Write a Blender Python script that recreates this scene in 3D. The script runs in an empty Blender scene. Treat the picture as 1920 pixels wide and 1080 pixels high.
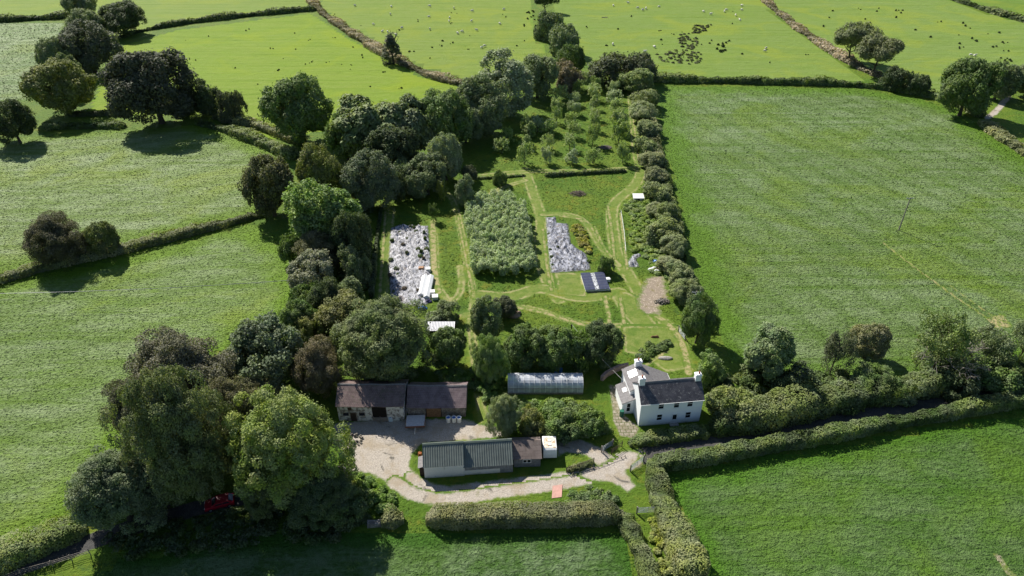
import bpy, bmesh, math, random
import numpy as np
from mathutils import Vector, Matrix

# ------------------------------------------------------------------ camera, sky, sun, exposure
SC = bpy.context.scene
COL = SC.collection
H, PITCH, F = 83.0, math.radians(34), 1280.0
cam = bpy.data.objects.new('camera', bpy.data.cameras.new('camera'))
COL.objects.link(cam)
cam.location = (0, 0, H)
cam.rotation_euler = (math.radians(90) - PITCH, 0, 0)
cam.data.sensor_width = 36
cam.data.lens = 24.0
cam.data.clip_end = 6000
SC.camera = cam

SUN_EL, SUN_AZ = math.radians(42), math.radians(-36.5)
W = bpy.data.worlds.new('World')
SC.world = W
W.use_nodes = True
wn = W.node_tree.nodes
sky = wn.new('ShaderNodeTexSky')
sky.sky_type = 'NISHITA'
sky.sun_disc = False
sky.ozone_density = 3.0
sky.dust_density = 0.5
sky.sun_elevation = SUN_EL
sky.sun_rotation = SUN_AZ
wn['Background'].inputs['Strength'].default_value = 0.062
W.node_tree.links.new(sky.outputs[0], wn['Background'].inputs[0])
sl = bpy.data.lights.new('sun', 'SUN')
sl.energy = 4.9
sl.angle = math.radians(0.5)
sl.color = (1.0, 0.95, 0.86)
so = bpy.data.objects.new('sun', sl)
COL.objects.link(so)
sd = Vector((math.sin(SUN_AZ) * math.cos(SUN_EL), math.cos(SUN_AZ) * math.cos(SUN_EL), math.sin(SUN_EL)))
so.rotation_euler = (-sd).to_track_quat('-Z', 'Y').to_euler()
so.location = sd * 300
SC.view_settings.view_transform = 'Standard'
SC.view_settings.look = 'None'
SC.view_settings.gamma = 1
SC.view_settings.exposure = 0.66
SC.cycles.max_bounces = 6
SC.cycles.transparent_max_bounces = 8

rng = np.random.default_rng(7)
random.seed(7)

# ------------------------------------------------------------------ picture point -> point of the ground
def at(u, v, z=0.0):
    x, y = (u - 960) / F, (v - 540) / F
    dy, dz = math.cos(PITCH) - y * math.sin(PITCH), -math.sin(PITCH) - y * math.cos(PITCH)
    t = (z - H) / dz
    return (x * t, dy * t)

def atp(pts):
    return np.array([at(*p) for p in pts])

def proj(X, Y, Z):
    cy = Y * math.cos(PITCH) - (Z - H) * math.sin(PITCH)
    up = Y * math.sin(PITCH) + (Z - H) * math.cos(PITCH)
    return 960 + F * X / cy, 540 - F * up / cy, F / cy

def height(u, v, vt):
    X, Y = at(u, v)
    lo, hi = 0.0, 60.0
    for _ in range(40):
        m = (lo + hi) / 2
        if proj(X, Y, m)[1] > vt: lo = m
        else: hi = m
    return lo

# ------------------------------------------------------------------ object helpers
def tag(o, label=None, cat=None, group=None, kind=None):
    if label: o['label'] = label
    if cat: o['category'] = cat
    if group: o['group'] = group
    if kind: o['kind'] = kind
    return o

def empty(name, loc=(0, 0, 0), rz=0.0):
    o = bpy.data.objects.new(name, None)
    COL.objects.link(o)
    o.location = loc
    o.rotation_euler = (0, 0, rz)
    o.empty_display_size = 0.3
    return o

def link(name, me, parent=None, mat=None):
    o = bpy.data.objects.new(name, me)
    COL.objects.link(o)
    if parent: o.parent = parent
    if mat and not me.materials: me.materials.append(mat)
    return o

class MB:
    def __init__(s): s.v, s.f, s.sm = [], [], False
    def quad(s, *p):
        n = len(s.v); s.v += [tuple(q) for q in p]; s.f.append(tuple(range(n, n + len(p)))); return s
    def box(s, x0, x1, y0, y1, z0, z1):
        n = len(s.v)
        s.v += [(x, y, z) for z in (z0, z1) for x, y in ((x0, y0), (x1, y0), (x1, y1), (x0, y1))]
        s.f += [tuple(n + i for i in q) for q in ((0, 3, 2, 1), (4, 5, 6, 7), (0, 1, 5, 4), (1, 2, 6, 5), (2, 3, 7, 6), (3, 0, 4, 7))]
        return s
    def prism(s, poly, axis, a, b):
        """extrude a 2-D outline: axis 'x' -> (y,z) outline, 'y' -> (x,z), 'z' -> (x,y)"""
        def P(p, t): return {'x': (t, p[0], p[1]), 'y': (p[0], t, p[1]), 'z': (p[0], p[1], t)}[axis]
        n, k = len(s.v), len(poly)
        s.v += [P(p, a) for p in poly] + [P(p, b) for p in poly]
        s.f += [tuple(n + i for i in range(k)), tuple(n + k + i for i in reversed(range(k)))]
        s.f += [(n + i, n + k + i, n + k + (i + 1) % k, n + (i + 1) % k) for i in range(k)]
        return s
    def tube(s, a, b, ra, rb=None, k=8, cap=True):
        rb = ra if rb is None else rb
        a, b = Vector(a), Vector(b); d = (b - a).normalized()
        x = d.orthogonal().normalized(); y = d.cross(x); n = len(s.v)
        for c, r in ((a, ra), (b, rb)):
            for i in range(k):
                t = 2 * math.pi * i / k
                s.v.append(tuple(c + (x * math.cos(t) + y * math.sin(t)) * r))
        s.f += [(n + i, n + (i + 1) % k, n + k + (i + 1) % k, n + k + i) for i in range(k)]
        if cap: s.f += [tuple(n + i for i in reversed(range(k))), tuple(n + k + i for i in range(k))]
        return s
    def slab(s, a, b, c, d, t):
        """thick quad: corners a b c d, thickness t along minus normal"""
        a, b, c, d = map(Vector, (a, b, c, d)); nn = (b - a).cross(d - a).normalized() * t
        n = len(s.v); s.v += [tuple(p) for p in (a, b, c, d, a - nn, b - nn, c - nn, d - nn)]
        s.f += [tuple(n + i for i in q) for q in ((0, 1, 2, 3), (7, 6, 5, 4), (0, 4, 5, 1), (1, 5, 6, 2), (2, 6, 7, 3), (3, 7, 4, 0))]
        return s
    def mesh(s, name, mat=None, bevel=0, smooth=False):
        me = bpy.data.meshes.new(name); me.from_pydata(s.v, [], s.f); bm = bmesh.new(); bm.from_mesh(me)
        bmesh.ops.recalc_face_normals(bm, faces=bm.faces)
        if bevel: bmesh.ops.bevel(bm, geom=bm.edges[:], offset=bevel, segments=2, affect='EDGES', profile=.6)
        bm.to_mesh(me); bm.free()
        if smooth: me.shade_smooth()
        if mat: me.materials.append(mat)
        return me
    def build(s, name, mat, parent=None, bevel=0, smooth=False):
        return link(name, s.mesh(name, mat, bevel, smooth), parent)

# ------------------------------------------------------------------ materials
def newmat(name):
    m = bpy.data.materials.new(name); m.use_nodes = True
    nt = m.node_tree; nt.nodes.clear()
    out = nt.nodes.new('ShaderNodeOutputMaterial')
    return m, nt, out

class N:
    def __init__(s, nt): s.nt = nt
    def new(s, t, **k):
        n = s.nt.nodes.new(t)
        for a, b in k.items(): setattr(n, a, b)
        return n
    def put(s, sock, val):
        if isinstance(val, bpy.types.NodeSocket): s.nt.links.new(val, sock)
        elif isinstance(val, (tuple, list)) and len(val) == 3 and sock.type == 'RGBA': sock.default_value = (*val, 1)
        else: sock.default_value = val
    def pos(s, obj=False):
        return s.new('ShaderNodeTexCoord').outputs['Object'] if obj else s.new('ShaderNodeNewGeometry').outputs['Position']
    def noise(s, vec, scale, detail=3, rough=.55, dist=0, col=False):
        n = s.new('ShaderNodeTexNoise'); s.put(n.inputs['Vector'], vec)
        n.inputs['Scale'].default_value = scale; n.inputs['Detail'].default_value = detail
        n.inputs['Roughness'].default_value = rough; n.inputs['Distortion'].default_value = dist
        return n.outputs['Color' if col else 'Fac']
    def vor(s, vec, scale, out='Distance', feature='F1'):
        n = s.new('ShaderNodeTexVoronoi', feature=feature); s.put(n.inputs['Vector'], vec)
        n.inputs['Scale'].default_value = scale; return n.outputs[out]
    def mapping(s, vec, rz=0, scale=(1, 1, 1)):
        n = s.new('ShaderNodeMapping'); s.put(n.inputs['Vector'], vec)
        n.inputs['Rotation'].default_value = (0, 0, rz); n.inputs['Scale'].default_value = scale
        return n.outputs[0]
    def ramp(s, x, a, b, lo=0.0, hi=1.0):
        n = s.new('ShaderNodeMapRange', interpolation_type='SMOOTHSTEP'); s.put(n.inputs[0], x)
        n.inputs[1].default_value = a; n.inputs[2].default_value = b
        n.inputs[3].default_value = lo; n.inputs[4].default_value = hi
        return n.outputs[0]
    def math(s, op, a, b=0.0):
        n = s.new('ShaderNodeMath', operation=op); s.put(n.inputs[0], a); s.put(n.inputs[1], b); return n.outputs[0]
    def mix(s, f, a, b, mode='MIX'):
        n = s.new('ShaderNodeMix', data_type='RGBA', blend_type=mode)
        s.put(n.inputs['Factor'], f); s.put(n.inputs[6], a); s.put(n.inputs[7], b); return n.outputs[2]
    def attr(s, name, out='Fac'):
        return s.new('ShaderNodeAttribute', attribute_name=name).outputs[out]
    def bump(s, h, strength=.5, dist=.2):
        n = s.new('ShaderNodeBump'); s.put(n.inputs['Height'], h)
        n.inputs['Strength'].default_value = strength; n.inputs['Distance'].default_value = dist; return n.outputs[0]
    def bsdf(s, col, rough=.8, spec=.3, normal=None, metal=0, **k):
        n = s.new('ShaderNodeBsdfPrincipled'); s.put(n.inputs['Base Color'], col); s.put(n.inputs['Roughness'], rough)
        n.inputs['Specular IOR Level'].default_value = spec; n.inputs['Metallic'].default_value = metal
        if normal: s.put(n.inputs['Normal'], normal)
        for a, b in k.items(): s.put(n.inputs[a.replace('_', ' ')], b)
        return n.outputs[0]

def simple(name, col, rough=.7, spec=.3, var=.25, scale=2.0, bump=0, metal=0, dirt=None):
    """paint / wood / metal with mottling and optional dirt patches"""
    m, nt, out = newmat(name); n = N(nt); p = n.pos(True)
    f = n.ramp(n.noise(p, scale, 5, .65), .3, .7)
    c = n.mix(f, tuple(x * (1 - var) for x in col), tuple(min(1, x * (1 + var)) for x in col))
    if dirt: c = n.mix(n.ramp(n.noise(p, scale * .6, 6, .7), dirt[1], dirt[1] + .14), c, dirt[0])
    nb = n.bump(n.noise(p, scale * 6, 4), bump, .05) if bump else None
    nt.links.new(n.bsdf(c, rough, spec, nb, metal), out.inputs[0])
    return m

def meadow(n, p):
    """colour and bump height of the rough, flowery grass that the paths are mown through"""
    a = n.ramp(n.noise(p, .07, 4, .6), .35, .65)
    b = n.ramp(n.noise(p, .9, 5, .7), .34, .66)
    c = n.mix(a, (.082, .16, .013), (.135, .20, .018))
    c = n.mix(b, n.mix(.5, c, (.06, .12, .012)), c)
    c = n.mix(n.math('MULTIPLY', n.ramp(n.noise(p, .22, 5, .75), .52, .68), .7), c, (.20, .20, .022))
    c = n.mix(n.math('MULTIPLY', n.ramp(n.noise(p, .33, 5, .75, .5), .54, .66), .65), c, (.055, .115, .022))
    c = n.mix(n.math('MULTIPLY', n.ramp(n.noise(p, 3.1, 3, .7), .55, .75), .35), c, (.20, .19, .07))
    h = n.math('ADD', n.noise(p, 1.1, 5, .7), n.math('MULTIPLY', n.noise(p, 4.0, 4, .7), .5))
    return c, h

def mat_meadow():
    m, nt, out = newmat('meadow_grass'); n = N(nt); p = n.pos()
    c, h = meadow(n, p)
    hs = n.new('ShaderNodeHueSaturation'); n.put(hs.inputs['Color'], c); n.put(hs.inputs['Value'], n.math('ADD', .72, n.math('MULTIPLY', n.attr('tone'), .56)))
    nt.links.new(n.bsdf(hs.outputs[0], .8, .15, n.bump(h, .9, .55)), out.inputs[0]); return m

def mat_patch(name, kind, amp=1.2, soft=.35, blend=True):
    """a worn, mown or stony area whose edge breaks up into the meadow grass around it"""
    m, nt, out = newmat(name); n = N(nt); p = n.pos(); d = n.attr('d')
    mc, mh = meadow(n, p)
    e = n.math('ADD', d, n.math('MULTIPLY', n.math('SUBTRACT', n.noise(p, .8, 5, .7), .5), amp))
    fac = n.ramp(e, -soft, soft)
    fine = n.noise(p, 5.0, 5, .75)
    if kind == 'mown':
        c = n.mix(n.ramp(n.noise(p, .5, 5, .7), .3, .7), (.13, .19, .026), (.19, .225, .055))
        c = n.mix(n.math('MULTIPLY', n.ramp(n.noise(p, 1.3, 5, .75), .52, .68), .45), c, (.27, .23, .09))
        c = n.mix(n.math('MULTIPLY', n.ramp(n.noise(p, .4, 5, .75), .40, .62), .75), c, mc)
        rim = n.math('MULTIPLY', n.ramp(e, -.25, .1), n.ramp(e, .75, .3))
        rim = n.math('MULTIPLY', rim, n.ramp(n.noise(p, .35, 5, .7), .40, .58))
        c = n.mix(n.math('MULTIPLY', rim, .7), c, n.mix(fine, (.30, .25, .11), (.46, .40, .22)))
        h = n.math('MULTIPLY', fine, .35)
    elif kind == 'straw':
        c = n.mix(fine, (.24, .21, .08), (.44, .37, .20))
        c = n.mix(n.ramp(n.noise(p, .7, 5, .7), .44, .60), c, (.13, .185, .03))
        h = fine
    elif kind == 'gravel':
        c = n.mix(n.ramp(fine, .3, .7), (.30, .265, .225), (.52, .465, .40))
        c = n.mix(n.math('MULTIPLY', n.ramp(n.noise(p, .25, 5, .65), .46, .64), .75), c, (.33, .27, .19))
        c = n.mix(n.math('MULTIPLY', n.ramp(n.noise(p, .45, 6, .72), .60, .70), .6), c, (.17, .17, .07))
        c = n.mix(n.ramp(n.noise(p, .18, 4, .6, 1.5), .62, .7), c, (.13, .12, .10))
        h = fine
    elif kind == 'rubble':
        c = n.mix(n.ramp(n.vor(p, 2.5, 'Distance'), .0, .45), (.56, .47, .38), (.27, .22, .165))
        c = n.mix(n.math('MULTIPLY', n.ramp(n.noise(p, .6, 5, .7), .55, .65), .8), c, (.20, .17, .08))
        h = n.math('ADD', fine, n.vor(p, 2.5, 'Distance'))
    elif kind == 'tarmac':
        c = n.mix(n.ramp(fine, .3, .7), (.05, .05, .05), (.085, .083, .08))
        c = n.mix(n.math('MULTIPLY', n.ramp(n.noise(p, .35, 5, .65), .5, .65), .6), c, (.12, .11, .09))
        h = n.math('MULTIPLY', fine, .2)
    elif kind == 'slabs':
        b = n.new('ShaderNodeTexBrick'); n.put(b.inputs['Vector'], p)
        b.inputs['Scale'].default_value = 1.0; b.inputs['Brick Width'].default_value = .9; b.inputs['Row Height'].default_value = .75
        b.inputs['Mortar Size'].default_value = .07
        n.put(b.inputs['Color1'], (.36, .32, .26)); n.put(b.inputs['Color2'], (.25, .215, .16)); n.put(b.inputs['Mortar'], (.09, .11, .04))
        c = n.mix(n.math('MULTIPLY', n.ramp(n.noise(p, 1.1, 5, .7), .44, .6), .8), b.outputs[0], (.19, .17, .10))
        h = fine
    if blend:
        c = n.mix(fac, mc, c)
        h = n.math('ADD', n.math('MULTIPLY', mh, .6), n.math('MULTIPLY', fine, .5))
    nt.links.new(n.bsdf(c, .85, .2, n.bump(h, .8, .3)), out.inputs[0]); return m

def mat_field(name, base, pale, lush, ang, stretch=.4, sheen_amt=.6, lush_lo=.5, clump=1.5, bump=1.0, edge=7.0, track=0, dist=1.4, spec=.2):
    """a grass field: long patches along the mowing direction, tussocks, a lush unmown rim"""
    m, nt, out = newmat(name); n = N(nt); p = n.pos(); d = n.attr('d')
    q = n.mapping(p, -ang, (stretch, 1, 1))
    big = n.noise(q, .045, 4, .6, .6)
    mid = n.noise(q, .22, 5, .65, .4)
    tus = n.noise(n.mapping(p, -ang, (max(stretch, .6), 1, 1)), clump, 5, .68, .3)
    c = n.mix(n.ramp(big, .35, .65), base, n.mix(.55, base, lush))
    pm = n.math('ADD', n.math('MULTIPLY', mid, .55), n.math('MULTIPLY', tus, .45))
    pm = n.math('ADD', pm, n.math('MULTIPLY', n.math('SUBTRACT', big, .5), .35))
    c = n.mix(n.math('MULTIPLY', n.ramp(pm, .38, .62), sheen_amt), c, pale)  # pale patches put the sheen of backlit blades into the colour
    c = n.mix(n.math('MULTIPLY', n.ramp(n.noise(q, .12, 5, .65, 1.0), lush_lo + .05, lush_lo + .2), .75), c, lush)
    c = n.mix(n.ramp(tus, .44, .30, 0, .30), c, tuple(x * .55 for x in base))  # shade in the hollows between tussocks, painted as darker colour
    st = n.noise(n.mapping(p, -ang, (.04, 1, 1)), .40, 5, .68, .3)
    c = n.mix(n.math('MULTIPLY', n.ramp(st, .51, .64), .62), c, tuple(x * .80 for x in lush))
    c = n.mix(n.math('MULTIPLY', n.ramp(st, .46, .36), .35), c, pale)
    c = n.mix(n.math('MULTIPLY', n.ramp(n.noise(p, .035, 4, .6, 1.0), .46, .66), .6), c, (lush[0] * 1.45, lush[1] * 1.15, lush[2]))
    e = n.math('ADD', d, n.math('MULTIPLY', n.math('SUBTRACT', n.noise(p, .12, 5, .65), .5), edge * 1.6))
    c = n.mix(n.ramp(e, edge, edge * .25), c, lush)
    if track:
        w = n.new('ShaderNodeTexWave', bands_direction='Y'); n.put(w.inputs['Vector'], n.mapping(p, -ang))
        w.inputs['Scale'].default_value = track; w.inputs['Distortion'].default_value = 3; w.inputs['Detail'].default_value = 3; w.inputs['Detail Scale'].default_value = .3
        c = n.mix(n.math('MULTIPLY', n.ramp(w.outputs[1], .62, .95), .35), c, tuple(x * .75 for x in lush))
    tv = n.math('ADD', .80, n.math('MULTIPLY', n.attr('tone'), .5))
    hs = n.new('ShaderNodeHueSaturation'); n.put(hs.inputs['Color'], c); n.put(hs.inputs['Value'], tv); c = hs.outputs[0]
    h = n.math('ADD', tus, n.math('MULTIPLY', n.noise(p, 2.8, 4, .7), .45))
    nt.links.new(n.bsdf(c, .7, spec, n.bump(h, bump, dist)), out.inputs[0]); return m

def mat_leaf(name, trans=.22, spec=.12):
    m, nt, out = newmat(name); n = N(nt); p = n.pos()
    oi = n.new('ShaderNodeObjectInfo'); t = n.attr('tone')
    hs = n.new('ShaderNodeHueSaturation'); n.put(hs.inputs['Color'], oi.outputs['Color'])
    hu = n.math('ADD', n.math('MULTIPLY', t, -.05), n.math('ADD', .512, n.math('MULTIPLY', n.math('SUBTRACT', n.noise(p, .35, 4, .6), .5), -.09)))
    n.put(hs.inputs['Hue'], hu)
    n.put(hs.inputs['Saturation'], n.ramp(n.noise(p, .5, 3), .3, .7, .68, 1.05))
    n.put(hs.inputs['Value'], n.math('ADD', 1.15, n.math('MULTIPLY', t, 2.05)))
    c = hs.outputs[0]
    tr = n.new('ShaderNodeBsdfTranslucent'); n.put(tr.inputs[0], n.mix(1.0, c, (1.2, 1.3, .5), 'MULTIPLY'))
    mx = n.new('ShaderNodeMixShader'); mx.inputs[0].default_value = trans
    nt.links.new(n.bsdf(c, .65, spec), mx.inputs[1]); nt.links.new(tr.outputs[0], mx.inputs[2])
    nt.links.new(mx.outputs[0], out.inputs[0]); return m

LEAF = mat_leaf('leaf')
BARK = simple('bark', (.10, .085, .065), .9, .1, .4, 3, .6)
DEADWOOD = simple('dead_wood', (.34, .30, .27), .85, .15, .3, 3, .5)

# ------------------------------------------------------------------ ground sheets
def seg_dist(P, A, B):
    d = B - A; L = (d * d).sum() or 1e-9
    t = np.clip(((P - A) @ d) / L, 0, 1)
    return np.hypot(*(P - (A + t[:, None] * d)).T)

def sdf_poly(P, V):
    dist = np.full(len(P), 1e9); ins = np.zeros(len(P), bool)
    for i in range(len(V)):
        a, b = V[i], V[(i + 1) % len(V)]
        dist = np.minimum(dist, seg_dist(P, a, b))
        c = (a[1] > P[:, 1]) != (b[1] > P[:, 1])
        with np.errstate(all='ignore'):
            ins ^= c & (P[:, 0] < (b[0] - a[0]) * (P[:, 1] - a[1]) / (b[1] - a[1] + 1e-12) + a[0])
    return np.where(ins, dist, -dist)

def smooth_line(V, k=3):
    V = np.asarray(V, float)
    for _ in range(k):
        Q = [V[0]]
        for a, b in zip(V[:-1], V[1:]): Q += [a * .75 + b * .25, a * .25 + b * .75]
        V = np.array(Q + [V[-1]])
    return V

def grid_sheet(name, sd, lo, hi, res, z, mat, margin, zf=None):
    nx, ny = int((hi[0] - lo[0]) / res) + 2, int((hi[1] - lo[1]) / res) + 2
    X, Y = np.meshgrid(lo[0] + np.arange(nx) * res, lo[1] + np.arange(ny) * res, indexing='ij')
    P = np.stack([X.ravel(), Y.ravel()], 1); D = sd(P)
    ii, jj = np.meshgrid(np.arange(nx - 1), np.arange(ny - 1), indexing='ij')
    q = (ii * ny + jj).ravel(); Q = np.stack([q, q + ny, q + ny + 1, q + 1], 1)
    Q = Q[(D[Q] > -margin).all(1)]
    used, inv = np.unique(Q, return_inverse=True); Q = inv.reshape(-1, 4)
    P, D = P[used], D[used]
    Z = np.full(len(P), z) if zf is None else z + zf(P, D)
    me = raw_mesh(name, np.column_stack([P, Z]), Q)
    a = me.attributes.new('d', 'FLOAT', 'POINT'); a.data.foreach_set('value', D.astype(np.float32))
    if zf is not None: me.shade_smooth()
    return link(name, me, None, mat)

def raw_mesh(name, V, Q):
    me = bpy.data.meshes.new(name); k = Q.shape[1]
    me.vertices.add(len(V)); me.vertices.foreach_set('co', np.ascontiguousarray(V, np.float32).ravel())
    me.loops.add(Q.size); me.loops.foreach_set('vertex_index', np.ascontiguousarray(Q, np.int32).ravel())
    me.polygons.add(len(Q)); me.polygons.foreach_set('loop_start', np.arange(0, Q.size, k, dtype=np.int32))
    me.update(calc_edges=True); return me

def poly_sheet(name, px, res, z, mat, margin=0.0, kind='structure', zf=None):
    V = atp(px); lo, hi = V.min(0) - margin - res, V.max(0) + margin + res
    if margin > .3: CLEAR.append(lambda P: sdf_poly(P, V))
    o = grid_sheet(name, lambda P: sdf_poly(P, V), lo, hi, res, z, mat, margin + .01, zf)
    if kind: o['kind'] = kind
    return o

def path_sheet(name, px, w, res, z, mat, margin=.8):
    V = smooth_line(atp(px)); m = w / 2 + margin + res
    def sd(P):
        d = np.full(len(P), 1e9)
        for a, b in zip(V[:-1], V[1:]): d = np.minimum(d, seg_dist(P, a, b))
        return w / 2 - d
    CLEAR.append(sd)
    o = grid_sheet(name, sd, V.min(0) - m, V.max(0) + m, res, z, mat, margin)
    o['kind'] = 'structure'; return o

g = MB().quad((-2500, -600, 0), (2500, -600, 0), (2500, 4000, 0), (-2500, 4000, 0))
MEADOW = mat_meadow()
gr = tag(g.build('ground', MEADOW), kind='structure')
gr.data.attributes.new('tone', 'FLOAT', 'FACE').data.foreach_set('value', np.full(1, .5, np.float32))
CLEAR = []

def world_ang(p, q):
    a, b = at(*p), at(*q); return math.atan2(b[1] - a[1], b[0] - a[0])

GA = world_ang((0, 520), (480, 400))
far = dict(stretch=.5, sheen_amt=.35, clump=.35, bump=.5, edge=3, spec=.03)
Y0, Y1, YL = (.17, .235, .046), (.205, .25, .08), (.145, .225, .036)
FIELDS = [
 ('field', [(-200, 195), (-150, 42), (128, 42), (100, 100), (60, 190)], mat_field('pale_left_field', (.13, .21, .055), (.28, .34, .18), (.12, .21, .025), world_ang((0, 120), (100, 60)), .6, .8, .62, 1.2, .8, 3)),
 ('pasture', [(-400, 30), (130, 30), (210, 80), (330, 48), (585, 18), (590, -120), (-500, -120)], mat_field('top_pasture', Y0, Y1, YL, .3, **far)),
 ('pasture', [(208, 90), (330, 56), (585, 24), (660, 72), (790, 142), (885, 164), (905, 172), (700, 235), (500, 265), (400, 222), (160, 215), (190, 130)], mat_field('near_pasture', (.175, .25, .034), (.205, .255, .058), (.145, .24, .02), .5, .5, .3, .55, .4, .5, 3, spec=.03)),
 ('pasture', [(592, -120), (592, 16), (660, 60), (790, 130), (890, 158), (960, 140), (1010, 112), (1030, 100), (1000, 40), (1010, -120)], mat_field('sheep_pasture', Y0, Y1, YL, .1, **far)),
 ('pasture', [(1010, -120), (1040, 90), (1100, 118), (1225, 149), (1500, 153), (1640, 158), (1558, 100), (1455, 25), (1400, -60), (1380, -120)], mat_field('rush_pasture', (.155, .225, .05), (.19, .245, .08), YL, -.1, **far)),
 ('pasture', [(1390, -120), (1430, 0), (1500, 57), (1560, 100), (1640, 150), (1720, 170), (1800, 192), (1870, 178), (1990, 165), (2050, 70), (1850, 24), (1780, 0), (1640, -120)], mat_field('oak_pasture', (.155, .225, .055), (.195, .25, .085), YL, -.2, **far)),
 ('pasture', [(1660, -120), (1785, 0), (1850, 20), (2060, 75), (2500, 80), (2400, -120)], mat_field('corner_pasture', (.10, .18, .03), (.14, .2, .06), YL, -.2, **far)),
 ('field', [(1224, 160), (1400, 161), (1600, 165), (1720, 182), (1812, 212), (1835, 232), (1920, 295), (2080, 380), (2300, 640), (1900, 700), (1700, 745), (1480, 750), (1400, 710), (1340, 650), (1308, 545), (1282, 450), (1246, 290)],
  mat_field('big_field', (.145, .225, .06), (.275, .35, .175), (.12, .235, .016), world_ang((1420, 330), (1850, 600)), .35, .68, .52, 1.5, 1.0, 13, .035)),
 ('field', [(-300, 280), (60, 255), (240, 240), (380, 232), (440, 252), (545, 297), (500, 402), (350, 438), (230, 466), (100, 493), (-200, 562)],
  mat_field('upper_left_field', (.18, .265, .065), (.345, .41, .23), (.155, .265, .014), GA, .28, .72, .54, 1.6, .9, 10, .03)),
 ('field', [(-400, 640), (0, 532), (230, 480), (482, 414), (560, 480), (560, 560), (525, 620), (400, 665), (260, 800), (140, 960), (150, 1000), (-60, 1080), (-400, 1200)],
  mat_field('lower_left_field', (.155, .245, .055), (.295, .37, .18), (.15, .27, .012), GA, .3, .7, .54, 1.6, .9, 9, .03)),
 ('field', [(60, 1180), (180, 1052), (420, 1000), (700, 992), (800, 985), (1170, 985), (1200, 1060), (1215, 1180)],
  mat_field('bottom_field', (.08, .165, .03), (.24, .33, .165), (.06, .165, .012), .1, .8, .75, .6, 1.2, 1.2, 5)),
 ('field', [(1240, 885), (1400, 856), (1560, 828), (1750, 795), (1920, 765), (2300, 720), (2300, 1200), (1340, 1180), (1292, 1020), (1255, 950)],
  mat_field('bottom_right_field', (.088, .175, .032), (.175, .26, .10), (.088, .215, .012), world_ang((1300, 1000), (1700, 960)), .6, .6, .6, 1.0, 1.2, 6)),
]
def add_tufts(o, px, n, size, clear=()):
    """grass tussocks standing on the field, part of the field's own mesh"""
    V = atp(px); lo, hi = V.min(0), V.max(0); me = o.data
    lo, hi = np.maximum(lo, (-330, 48)), np.minimum(hi, (260, 420))
    k = int(n * (hi - lo).prod()); P = rng.uniform(lo, hi, (k, 2)); D = sdf_poly(P, V)
    X, Y = P.T; cy = Y * math.cos(PITCH) + H * math.sin(PITCH)
    vis = (np.abs(X / cy) < .80) & (D > .3) & (rng.random(k) < np.clip(130 / np.hypot(cy, 1), .25, 1) ** 2)
    P, D = P[vis], D[vis]
    for sd_ in clear:
        q_ = sd_(P) < -.12; P, D = P[q_], D[q_]
    k = len(P); dist = np.sqrt((P ** 2).sum(1) + H * H)
    S = size * (dist / 120) ** .8 * rng.uniform(.5, 1.4, k)
    N_ = np.column_stack([rng.normal(size=(k, 2)) * .27, np.ones(k)]); N_ /= np.linalg.norm(N_, axis=1, keepdims=True)
    r = rand_unit(k); t1 = r - (r * N_).sum(1, keepdims=True) * N_; t1 /= np.linalg.norm(t1, axis=1, keepdims=True)
    t2 = np.cross(N_, t1); C = np.column_stack([P, .03 + S * .16]); S = S[:, None]
    Q = np.stack([C - t1 * S, C + t2 * S * .6, C + t1 * S, C - t2 * S * .6], 1).reshape(-1, 3)
    v0 = np.empty(len(me.vertices) * 3, np.float32); me.vertices.foreach_get('co', v0)
    q0 = np.empty(len(me.loops), np.int32); me.loops.foreach_get('vertex_index', q0)
    d0 = np.empty(len(me.vertices), np.float32); me.attributes['d'].data.foreach_get('value', d0)
    nv = len(me.vertices); q0 = q0.reshape(-1, 4)
    m2 = raw_mesh(o.name, np.vstack([v0.reshape(-1, 3), Q]), np.vstack([q0, nv + np.arange(4 * k).reshape(-1, 4)]))
    m2.attributes.new('d', 'FLOAT', 'POINT').data.foreach_set('value', np.concatenate([d0, np.repeat(D, 4)]).astype(np.float32))
    m2.attributes.new('tone', 'FLOAT', 'FACE').data.foreach_set('value', np.concatenate([np.full(len(q0), .5), np.clip(rng.normal(.5, .13, k), 0, 1)]).astype(np.float32))
    m2.materials.append(me.materials[0]); o.data = m2; bpy.data.meshes.remove(me)

def rand_unit(k):
    v = rng.normal(size=(k, 3)); return v / np.linalg.norm(v, axis=1, keepdims=True)

for i, (nm, px, mt) in enumerate(FIELDS):
    big = min(p[1] for p in px) < -50
    o = poly_sheet(nm, px, 4.0 if big else 2.0, .006, mt)
    if nm == 'field': add_tufts(o, px, 6.0, .15)
    else:
        a = o.data.attributes.new('tone', 'FLOAT', 'FACE'); a.data.foreach_set('value', np.full(len(o.data.polygons), .5, np.float32))

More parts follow.
